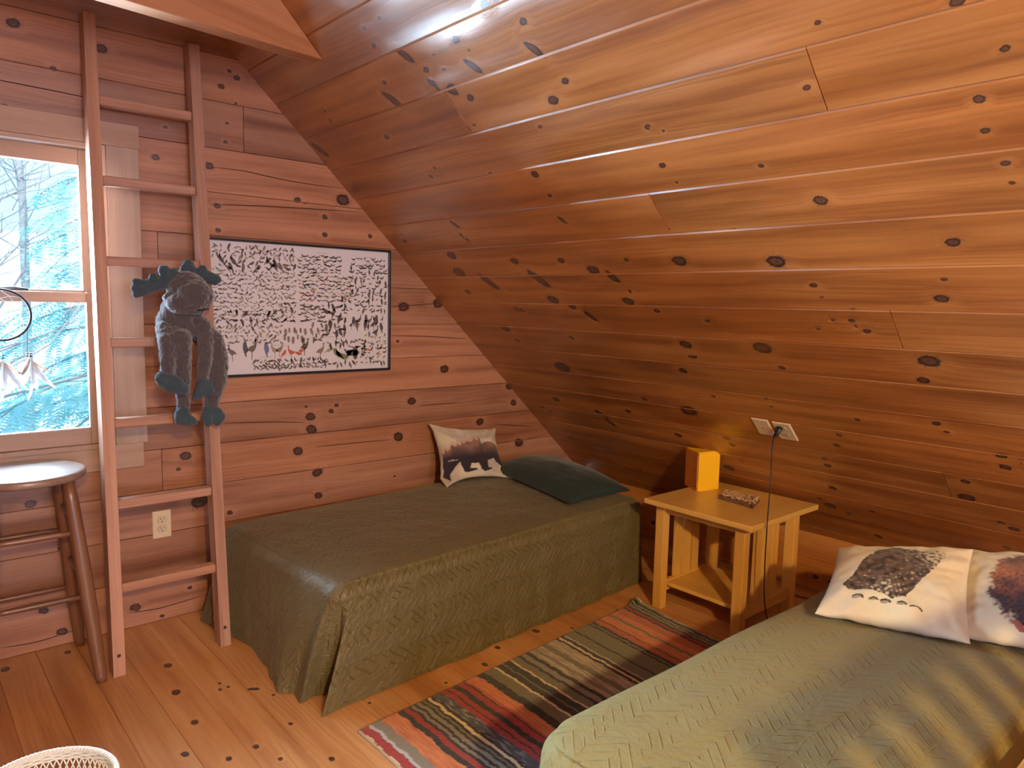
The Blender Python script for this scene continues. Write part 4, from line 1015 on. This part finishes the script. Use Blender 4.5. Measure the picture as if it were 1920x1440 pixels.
block(.70, .99, .36, .52, 12, 4, .030, [duck, song, hawk], (-.4, .5), [0, 0, 1])
block(.46, .60, .46, .60, 7, 5, .030, [song, duck], (-.3, .3), [0, 1, 2])
block(.60, .74, .46, .72, 6, 5, .042, [hawk, song], (-.4, .5), [0, 0, 1])
block(.76, .97, .56, .66, 8, 2, .046, [hawk, song, heron], (-.3, .3), [0, 0, 1])
block(.37, .50, .64, .77, 6, 2, .034, [owlb], (-.1, .1), [1, 2, 2])
block(.52, .60, .60, .78, 3, 4, .032, [song, hawk], (-.6, .6), [0, 1, 2])
block(.62, .86, .74, .82, 13, 2, .030, [hawk, song], (-.5, .5), [0, 1, 1])
block(.84, .99, .70, .82, 6, 3, .030, [hawk, song], (-.5, .5), [7, 7, 0, 6, 1])
block(.02, .08, .80, .88, 3, 3, .026, [duck], (-.2, .2), [1, 2])
block(.21, .62, .895, .975, 26, 3, .026, [song, hawk, duck], (-1, 1), [0, 0, 0, 1])
block(.62, .99, .93, .98, 15, 1, .030, [song, hawk], (-.3, .8), [0, 1, 1, 5])
block(.82, .99, .82, .92, 7, 3, .030, [song, duck, heron], (-.4, .4), [0, 0, 5, 1, 2])
for (u, v, s_, a, sh, k, fl) in ((.10, .835, .055, 0, heron, 1, False), (.17, .81, .055, .2, hawk, 4, True), (.205, .81, .068, 0, heron, 1, True), (.28, .815, .055, .2, hawk, 6, True), (.32, .825, .055, 0, heron, 3, False), (.35, .82, .05, 0, heron, 2, True),
        (.41, .845, .05, 0, heron, 5, False), (.45, .85, .045, -.5, song, 5, True), (.475, .825, .045, .6, song, 5, False), (.49, .80, .06, 0, heron, 0, True), (.37, .85, .045, .7, song, 5, True), (.58, .84, .06, 0, heron, 2, True),
        (.63, .83, .05, .3, song, 3, True), (.68, .86, .075, -.5, song, 8, False), (.71, .88, .085, -.3, duck, 8, True), (.79, .865, .06, 0, owlb, 0, False), (.775, .86, .07, 1.57, owlb, 0, False), (.84, .855, .05, 0, owlb, 3, False), (.75, .85, .05, .1, duck, 0, False), (.92, .69, .05, 0, heron, 0, True)):
    bird(u, v, s_, a, sh, k, fl)
for (v, u0, u1) in ((.025, .18, .26), (.045, .56, .62), (.055, .86, .91), (.465, .47, .53), (.62, .79, .82), (.725, .60, .66), (.785, .31, .38), (.875, .25, .31), (.905, .03, .05)):
    mb.poly([(px0 + fw + u0 * W_, y_ - .0004, pz1 - fw - v * H_), (px0 + fw + u1 * W_, y_ - .0004, pz1 - fw - v * H_), (px0 + fw + u1 * W_, y_ - .0004, pz1 - fw - (v - .003) * H_), (px0 + fw + u0 * W_, y_ - .0004, pz1 - fw - (v - .003) * H_)], mi=4)
for k in range(9):
    v = .925 + .006 * k; mb.poly([(px0 + fw + .012 * W_, y_ - .0004, pz1 - fw - v * H_), (px0 + fw + rr.uniform(.06, .10) * W_, y_ - .0004, pz1 - fw - v * H_), (px0 + fw + .08 * W_, y_ - .0004, pz1 - fw - (v - .002) * H_), (px0 + fw + .012 * W_, y_ - .0004, pz1 - fw - (v - .002) * H_)], mi=4)
PB_(mb, 'bird_print', [M_paper] + M_ink)

# ------------------------------------------------------------------ white wicker basket
M_wick = plain('white_wicker', (.72, .68, .60), .5, var=.08, scale=40)
bc = (.229, 1.858); bk = thing('wicker_basket', 'white open-weave wicker basket on the floor at the bottom left', 'basket', (bc[0], bc[1], 0))
Rb = lambda z: .118 + (.150 - .118) * (z / .28) ** .8
mb = MB(); n = 220
for s_ in range(3):
    pts = []
    for i in range(n):
        a = 2 * math.pi * i / n; b_ = a * 34 + s_ * 2.094
        r_ = .150 + .0042 * math.cos(b_); pts.append((r_ * math.cos(a), r_ * math.sin(a), .279 + .0042 * math.sin(b_)))
    mb.tube(pts, .0036, 6, closed=True)
mb.build('braided_rim', [M_wick], bk, smooth=True)
def weave(z0, z1, rows, nm):
    mb = MB(); ns = 44
    for r_i in range(rows):
        z = z0 + (z1 - z0) * (r_i + .5) / rows; pts = []
        for i in range(ns * 6):
            a = 2 * math.pi * i / (ns * 6); pts.append(((Rb(z) + .0016 * math.sin(a * ns / 2 + math.pi * r_i)) * math.cos(a), (Rb(z) + .0016 * math.sin(a * ns / 2 + math.pi * r_i)) * math.sin(a), z))
        mb.tube(pts, .0023, 5, closed=True)
    mb.build(nm, [M_wick], bk, smooth=True)
weave(.256, .277, 5, 'upper_band'); weave(.120, .205, 20, 'middle_band'); weave(.002, .04, 9, 'lower_band')
for (z0, z1) in ((.203, .258), (.038, .122)):
    mb = MB()
    for k in range(64):
        a0 = 2 * math.pi * k / 64
        for s_ in (-1, 1):
            a1 = a0 + s_ * 2 * math.pi / 64 * 1.6 * (z1 - z0) / .058
            pts = [((Rb(z0 + (z1 - z0) * t_) + .0012 * s_) * math.cos(a0 + (a1 - a0) * t_), (Rb(z0 + (z1 - z0) * t_) + .0012 * s_) * math.sin(a0 + (a1 - a0) * t_), z0 + (z1 - z0) * t_) for t_ in (0, .25, .5, .75, 1)]
            mb.tube(pts, .0017, 5)
    mb.build('lattice', [M_wick], bk, smooth=True)
mb = MB(); mb.lathe([(.002, .003), (.118, .003), (.118, .007), (.002, .007)], (0, 0, 0), 40, cap=False); mb.build('base', [M_wick], bk)

# ------------------------------------------------------------------ dream catcher in front of the window
M_hoop = plain('dark_leather', (.03, .022, .025), .6)
def feamat(name, c):
    m, nt, b = nmat(name); N = NB(nt); b.inputs['Base Color'].default_value = c4(c); b.inputs['Roughness'].default_value = .7
    d = N.n('ShaderNodeBsdfTranslucent'); d.inputs[0].default_value = c4(c); mx_ = N.n('ShaderNodeMixShader'); mx_.inputs[0].default_value = .6
    N.lk(b.outputs[0], mx_.inputs[1]); N.lk(d.outputs[0], mx_.inputs[2]); N.lk(mx_.outputs[0], nt.nodes['Material Output'].inputs['Surface']); return m
M_fea = feamat('white_feather', (.80, .82, .84))
M_feb = feamat('brown_feather', (.50, .38, .32))
M_bead = plain('dark_bead', (.02, .03, .04), .3)
dc = thing('dream_catcher', 'dream catcher hoop with white feathers hanging in front of the window', 'dream catcher', (.345, 3.215, 1.32))
mb = MB(); pts = [(.092 * math.cos(2 * math.pi * i / 60), .0, .092 * math.sin(2 * math.pi * i / 60)) for i in range(60)]
mb.tube(pts, .0042, 8, closed=True); mb.build('hoop', [M_hoop], dc, smooth=True)
mb = MB(); wp = [[(.09 * math.cos(2 * math.pi * i / 8), 0, .09 * math.sin(2 * math.pi * i / 8)) for i in range(8)]]
for L_ in range(3):
    prev = wp[-1]; nx_ = []
    for i in range(8):
        a = (Vector(prev[i]) + Vector(prev[(i + 1) % 8])) / 2 * .88; nx_.append(tuple(a)); mb.tube([prev[i], a, prev[(i + 1) % 8]], .0006, 4)
    wp.append(nx_)
mb.build('web', [M_fea], dc)
mb = MB(); mb.tube([(0, 0, .092), (.0, .004, .25), (0, .018, .42)], .0009, 5); mb.build('hanging_string', [M_hoop], dc)
def feather(root_, p, d, L_, w_, mat, bend=.2, seed=1):
    rr_ = random.Random(seed); mb = MB(); d = Vector(d).normalized(); side = d.cross(Vector((0, -1, 0))).normalized(); nn = side.cross(d)
    n = 14; c = []
    for i in range(n + 1):
        t_ = i / n; c.append(Vector(p) + d * L_ * t_ + side * bend * L_ * t_ * t_ + nn * .012 * math.sin(t_ * 3))
    for s_ in (-1, 1):
        for i in range(n):
            t_ = i / n; w0 = w_ * math.sin(math.pi * min(1, (t_ * .9 + .08))) ** .7 * rr_.uniform(.75, 1.15)
            a, b_ = c[i], c[i + 1]; q = a + (side * s_ * w0 + d * w0 * .9)
            q2 = b_ + (side * s_ * w0 * .96 + d * w0 * .8)
            mb.poly([a, b_, q2 + nn * .002, q + nn * .003])
    mb.tube(c, [.0009 - .0006 * i / n for i in range(n + 1)], 5)
    mb.build('feather', [mat], root_, solid=.0005)
for gx, gz0, gz1, sd in ((.078, -.052, -.145, 1), (-.008, -.092, -.150, 30), (-.085, -.05, -.145, 60)):
    mb = MB(); mb.tube([(gx, 0, gz0), (gx - .004, 0, gz1)], .0009, 5)
    mb.tube([(gx + .008, 0, gz1 + .012), (gx + .004, 0, gz1 - .012)], .0009, 5); mb.build('cord', [M_hoop], dc)
    for k in range(4):
        mb = MB(); mb.tube([(gx - .004 + (k % 2) * .012, 0, gz1 + .006 - .008 * (k // 2)), (gx - .004 + (k % 2) * .012, 0, gz1 - .001 - .008 * (k // 2))], .0032, 8); mb.build('bead', [M_bead], dc, smooth=True)
    for k, (ax_, L_, w_, m_, bd) in enumerate(((-.55, .085, .017, M_fea, -.1), (-.25, .11, .020, M_fea, .05), (.05, .13, .021, M_fea, .1), (.35, .115, .020, M_fea, .15), (.65, .08, .015, M_feb, .25), (-.45, .075, .012, M_feb, 0), (.15, .165, .015, M_fea, -.25), (.3, .14, .018, M_fea, .3))):
        feather(dc, (gx + .003, -.004 * k + .008, gz1 - .012), (ax_, 0, -1), L_ * .92, w_ * .55, m_, -bd, sd + k)
# ------------------------------------------------------------------ stuffed moose sitting on a ladder rung
def fur(name, c1, c2, rough=.9, fuzz=.55):
    m, nt, b = nmat(name); N = NB(nt); tc = N.n('ShaderNodeTexCoord').outputs['Object']
    st1 = N.vmath('MULTIPLY', tc, (1.0, 1.0, .35))
    a = N.noise(st1, 150, 3, .65, .4); bb = N.noise(tc, 28, 3)
    N.put(b.inputs['Base Color'], N.mix(N.math('ADD', N.math('MULTIPLY', a, .65), N.math('MULTIPLY', bb, .4)), c4(c1), c4(c2)))
    b.inputs['Roughness'].default_value = rough; b.inputs['Sheen Weight'].default_value = fuzz; b.inputs['Sheen Roughness'].default_value = .45
    b.inputs['Specular IOR Level'].default_value = .15
    N.put(b.inputs['Normal'], N.bump(a, .9, .006, N.bump(bb, .8, .012))); return m
M_fur = fur('plush_fur', (.030, .027, .036), (.118, .100, .118))
M_hoofm = fur('plush_hoof_fabric', (.028, .048, .070), (.060, .092, .125), .85, .25)
M_sleeve = plain('moose_dark_seam', (.02, .015, .02), .8)
mo = thing('stuffed_moose', 'brown plush moose with blue-grey antlers sitting on a ladder rung', 'stuffed toy', (.90, 2.99, 1.245))
mo_o = Vector((.90, 2.99, 1.245))
ico = bmesh.new(); bmesh.ops.create_icosphere(ico, subdivisions=3, radius=1.0)
ico_v = [tuple(v.co) for v in ico.verts]; ico_f = [tuple(v.index for v in f_.verts) for f_ in ico.faces]; ico.free()
def blob(mb, c, r_):
    r_ = (r_, r_, r_) if not hasattr(r_, '__len__') else r_
    i0 = len(mb.v); mb.v += [(c[0] + x * r_[0], c[1] + y * r_[1], c[2] + z * r_[2]) for x, y, z in ico_v]
    for f_ in ico_f: mb.face([i0 + k for k in f_])
def limb(mb, pts, rad, step=.35):
    P = [Vector(p) for p in pts]
    for i in range(len(P) - 1):
        L_ = (P[i + 1] - P[i]).length; n = max(2, int(L_ / (min(rad[i], rad[i + 1]) * step)))
        for k in range(n + 1): t_ = k / n; r_ = rad[i] + (rad[i + 1] - rad[i]) * t_; blob(mb, P[i].lerp(P[i + 1], t_), r_)
cl_tex = bpy.data.textures.new('fur_clumps', 'CLOUDS'); cl_tex.noise_scale = .012; cl_tex.noise_depth = 3
def finish(mb, name, mat, voxel, disp=0.0, parent=mo):
    mb.local(mo_o); o = mb.build(name, [mat], parent, smooth=True)
    md = o.modifiers.new('r', 'REMESH'); md.mode = 'VOXEL'; md.voxel_size = voxel; md.use_smooth_shade = True
    md = o.modifiers.new('sm', 'SMOOTH'); md.iterations = 4; md.factor = .5
    if disp:
        md = o.modifiers.new('d', 'DISPLACE'); md.texture = cl_tex; md.strength = disp; md.mid_level = .5; md.texture_coords = 'LOCAL'
    return o
mb = MB()
# torso, slumped on the rung
blob(mb, (.895, 3.00, 1.300), (.088, .070, .072)); blob(mb, (.900, 2.985, 1.345), (.078, .064, .070)); blob(mb, (.905, 2.985, 1.275), (.080, .062, .036))
# head with a big hanging muzzle
blob(mb, (.912, 2.955, 1.430), (.076, .068, .066)); blob(mb, (.925, 2.905, 1.405), (.066, .058, .062)); blob(mb, (.880, 2.93, 1.375), (.054, .055, .040)); blob(mb, (.905, 2.96, 1.475), (.050, .045, .026))
# collar folds
limb(mb, [(.835, 2.945, 1.395), (.870, 2.905, 1.355), (.930, 2.90, 1.345)], [.016, .020, .014])
# arms
limb(mb, [(.830, 2.965, 1.275), (.822, 2.915, 1.235), (.818, 2.890, 1.165), (.812, 2.885, 1.11)], [.034, .032, .029, .026])
limb(mb, [(.965, 2.950, 1.290), (.962, 2.915, 1.235), (.952, 2.892, 1.165), (.938, 2.888, 1.090)], [.032, .030, .027, .023])
# thighs over the rung, shins hanging
limb(mb, [(.875, 2.98, 1.262), (.872, 2.925, 1.235), (.868, 2.91, 1.17), (.868, 2.915, 1.08), (.878, 2.925, 1.03), (.878, 2.93, .975)], [.046, .044, .040, .036, .027, .025])
limb(mb, [(.970, 2.98, 1.262), (1.000, 2.935, 1.235), (1.012, 2.915, 1.16), (1.006, 2.91, 1.08), (.988, 2.915, 1.01), (.980, 2.92, .965)], [.040, .037, .036, .034, .027, .025])
finish(mb, 'body', M_fur, .0055, .012)
def hoofs(pts, rad, name='hoof'):
    mb = MB()
    for P, R in zip(pts, rad): limb(mb, P, R)
    return finish(mb, name, M_hoofm, .0045)
hoofs([[(.800, 2.880, 1.092), (.820, 2.868, 1.078), (.858, 2.865, 1.056)], [(.790, 2.872, 1.100), (.835, 2.860, 1.075)]], [[.031, .036, .024], [.026, .030]])
hoofs([[(.938, 2.880, 1.075), (.930, 2.872, 1.045), (.902, 2.868, 1.016)], [(.950, 2.875, 1.070), (.958, 2.868, 1.040), (.948, 2.868, 1.030)]], [[.022, .026, .011], [.018, .020, .014]])
hoofs([[(.872, 2.915, .960), (.875, 2.905, .935), (.910, 2.90, .922)], [(.855, 2.905, .955), (.858, 2.90, .935), (.885, 2.895, .925)]], [[.026, .027, .013], [.018, .022, .016]])
hoofs([[(.966, 2.91, .960), (.956, 2.90, .935), (.960, 2.90, .908)], [(.992, 2.91, .958), (1.004, 2.90, .935), (.996, 2.90, .908)]], [[.020, .022, .013], [.020, .023, .013]])
def antler(stem, tips):
    mb = MB(); limb(mb, stem[0], stem[1])
    for P, R in tips: limb(mb, P, R)
    return finish(mb, 'antler', M_hoofm, .0040)
antler(([(.875, 2.965, 1.475), (.845, 2.96, 1.455), (.800, 2.95, 1.440), (.750, 2.945, 1.432)], [.022, .023, .024, .030]),
       [([(.840, 2.955, 1.465), (.828, 2.945, 1.495)], [.021, .022]), ([(.800, 2.95, 1.445), (.790, 2.945, 1.470)], [.019, .016]), ([(.760, 2.945, 1.435), (.728, 2.94, 1.450)], [.024, .014]),
        ([(.755, 2.945, 1.430), (.722, 2.94, 1.428)], [.024, .013]), ([(.755, 2.945, 1.425), (.728, 2.94, 1.405)], [.024, .014]), ([(.858, 2.95, 1.470), (.862, 2.94, 1.492)], [.017, .015])])
antler(([(.935, 2.970, 1.490), (.965, 2.955, 1.490), (1.000, 2.95, 1.475), (1.022, 2.945, 1.470)], [.021, .023, .023, .017]),
       [([(.930, 2.965, 1.495), (.918, 2.955, 1.522)], [.022, .022]), ([(.918, 2.955, 1.520), (.900, 2.95, 1.505)], [.019, .016]), ([(.965, 2.955, 1.495), (.970, 2.95, 1.510)], [.018, .015]), ([(1.005, 2.95, 1.475), (1.012, 2.945, 1.455)], [.015, .010])])
mb = MB(); limb(mb, [(.905, 2.90, 1.358), (.935, 2.872, 1.350), (.965, 2.880, 1.356)], [.004, .004, .003]); finish(mb, 'mouth_seam', M_sleeve, .002)
# ------------------------------------------------------------------ the wood outside, seen through the window
M_snow = plain('snow_ground', (.85, .88, .9), .7, var=.05, scale=2)
M_bark2 = plain('tree_bark', (.26, .27, .28), .9, var=.4, scale=14, bump=.8, bscale=30)
def leafmat(name, c):
    m, nt, b = nmat(name); N = NB(nt); tc = N.n('ShaderNodeTexCoord').outputs['Object']
    N.put(b.inputs['Base Color'], N.mix(N.noise(tc, 5, 3), c4(scl(c, .5)), c4(scl(c, 1.3))))
    b.inputs['Roughness'].default_value = .5; b.inputs['Transmission Weight'].default_value = 0.0
    d = N.n('ShaderNodeBsdfTranslucent'); d.inputs[0].default_value = c4(c); mx_ = N.n('ShaderNodeMixShader'); mx_.inputs[0].default_value = .45
    N.lk(b.outputs[0], mx_.inputs[1]); N.lk(d.outputs[0], mx_.inputs[2]); N.lk(mx_.outputs[0], nt.nodes['Material Output'].inputs['Surface']); return m
M_leaf = leafmat('hemlock_needles', (.50, .86, .88))
ZG = -2.6
mb = MB(); nn = 40
for i in range(nn + 1):
    for j in range(nn + 1):
        x = -20 + 44 * i / nn; y = 3.6 + 34 * j / nn; mb.v.append((x, y, ZG + .19 * (y - 3.6) + .5 * noise.noise(Vector((x * .15, y * .15, 0)))))
for i in range(nn):
    for j in range(nn): k = i * (nn + 1) + j; mb.face((k, k + nn + 1, k + nn + 2, k + 1))
g_ = mb.build('ground', [M_snow], None, smooth=True); struct(g_)
def zg(x, y): return ZG + .19 * (y - 3.6) + .5 * noise.noise(Vector((x * .15, y * .15, 0)))
def conifer(x, y, h_, r0, label, seed, nb=70, z0=.10):
    rr_ = random.Random(seed); base = zg(x, y) - .1; nb = int(nb * 1.5)
    t_ = thing('conifer', label, 'tree', (x, y, base), 0, 'conifers outside the window')
    tm = MB(); tm.tube([(0, 0, 0), (.02, .03, h_ * .5), (0, 0, h_)], [.13, .08, .01], 10); tm.build('trunk', [M_bark2], t_, smooth=True)
    lm = MB(); bm2 = MB()
    for k in range(nb):
        f_ = (k + rr_.random()) / nb; z = h_ * (z0 + (1 - z0) * f_); L_ = r0 * (1 - f_ * .9) * rr_.uniform(.7, 1.1); a = rr_.uniform(0, 6.283)
        d = Vector((math.cos(a), math.sin(a), 0)); sd = Vector((-d.y, d.x, 0)); P = [Vector((0, 0, z)) + d * L_ * s_ + Vector((0, 0, .25 * L_ * s_ - .55 * L_ * s_ * s_)) for s_ in (0, .25, .5, .75, 1)]
        bm2.tube(P, [.02, .015, .011, .007, .003], 5)
        for q in range(int(34 * L_ / 1.2) + 8):
            s_ = rr_.uniform(.15, 1); i_ = min(3, int(s_ * 4)); p = P[i_].lerp(P[i_ + 1], s_ * 4 - i_)
            tl = L_ * .30 * (1.15 - s_) + .08; dd = (sd * rr_.choice((-1, 1)) * rr_.uniform(.5, 1) + d * rr_.uniform(.3, .9) + Vector((0, 0, rr_.uniform(-.8, .05)))).normalized()
            n_ = max(4, int(tl / .035))
            for w_ in range(n_):
                c = p + dd * tl * (w_ + .5) / n_ + Vector((0, 0, -.06 * (w_ / n_) ** 2)); s2 = dd.cross(Vector((0, 0, 1))).normalized(); up_ = Vector((rr_.uniform(-.3, .3), rr_.uniform(-.3, .3), .4))
                for sg in (-1, 1):
                    e = c + s2 * sg * .050 * rr_.uniform(.7, 1.3) + dd * .018 + Vector((0, 0, -.012)); lm.poly([c - dd * .016, c + dd * .016, e])
    bm2.build('branches', [M_bark2], t_); lm.build('foliage', [M_leaf], t_)
conifer(2.05, 8.0, 7.4, 2.1, 'nearest dark conifer seen through the window on its right side', 1, 80)
conifer(-.9, 9.6, 8.6, 2.3, 'drooping conifer at the left edge of the window view', 2, 70)
conifer(4.4, 13.5, 10.5, 2.6, 'tall conifer far back behind the nearest one', 3, 70)
conifer(-4.6, 11.0, 8.0, 2.2, 'conifer far to the left, outside the window view', 4, 50)
for (x, y, h_, sd, lb) in ((1.05, 12.0, 8, 1, 'slim bare tree outside, left in the upper pane'), (1.75, 13.5, 9, 2, 'slim bare tree outside, in the middle of the upper pane'), (.6, 7.2, 7, 3, 'bare sapling close outside with thin crossing branches')):
    rr_ = random.Random(sd); b0_ = zg(x, y) - .1
    t_ = thing('bare_tree', lb, 'tree', (x, y, b0_)); tm = MB(); r_ = .07 if sd < 3 else .03
    tm.tube([(0, 0, 0), (.05, 0, h_ * .4), (-.05, .05, h_ * .7), (.1, 0, h_)], [r_, r_ * .8, r_ * .5, .01], 8); tm.build('trunk', [M_bark2], t_, smooth=True)
    bm2 = MB()
    for k in range(60):
        z = h_ * rr_.uniform(.3, .98); a = rr_.uniform(0, 6.28); L_ = rr_.uniform(.5, 1.6); d = Vector((math.cos(a), math.sin(a), rr_.uniform(.2, .9)))
        p0 = Vector((0, 0, z)); p1 = p0 + d * L_ * .5 + Vector((rr_.uniform(-.1, .1), 0, 0)); p2 = p0 + d * L_ + Vector((rr_.uniform(-.2, .2), 0, rr_.uniform(-.1, .2)))
        bm2.tube([p0, p1, p2], [.012, .008, .002], 5)
        for q in range(3):
            d2 = (d + Vector((rr_.uniform(-.8, .8), rr_.uniform(-.8, .8), rr_.uniform(-.3, .6)))); s_ = p0.lerp(p2, rr_.uniform(.3, .9)); bm2.tube([s_, s_ + d2 * L_ * .25], [.005, .0015], 4)
    bm2.build('branches', [M_bark2], t_)
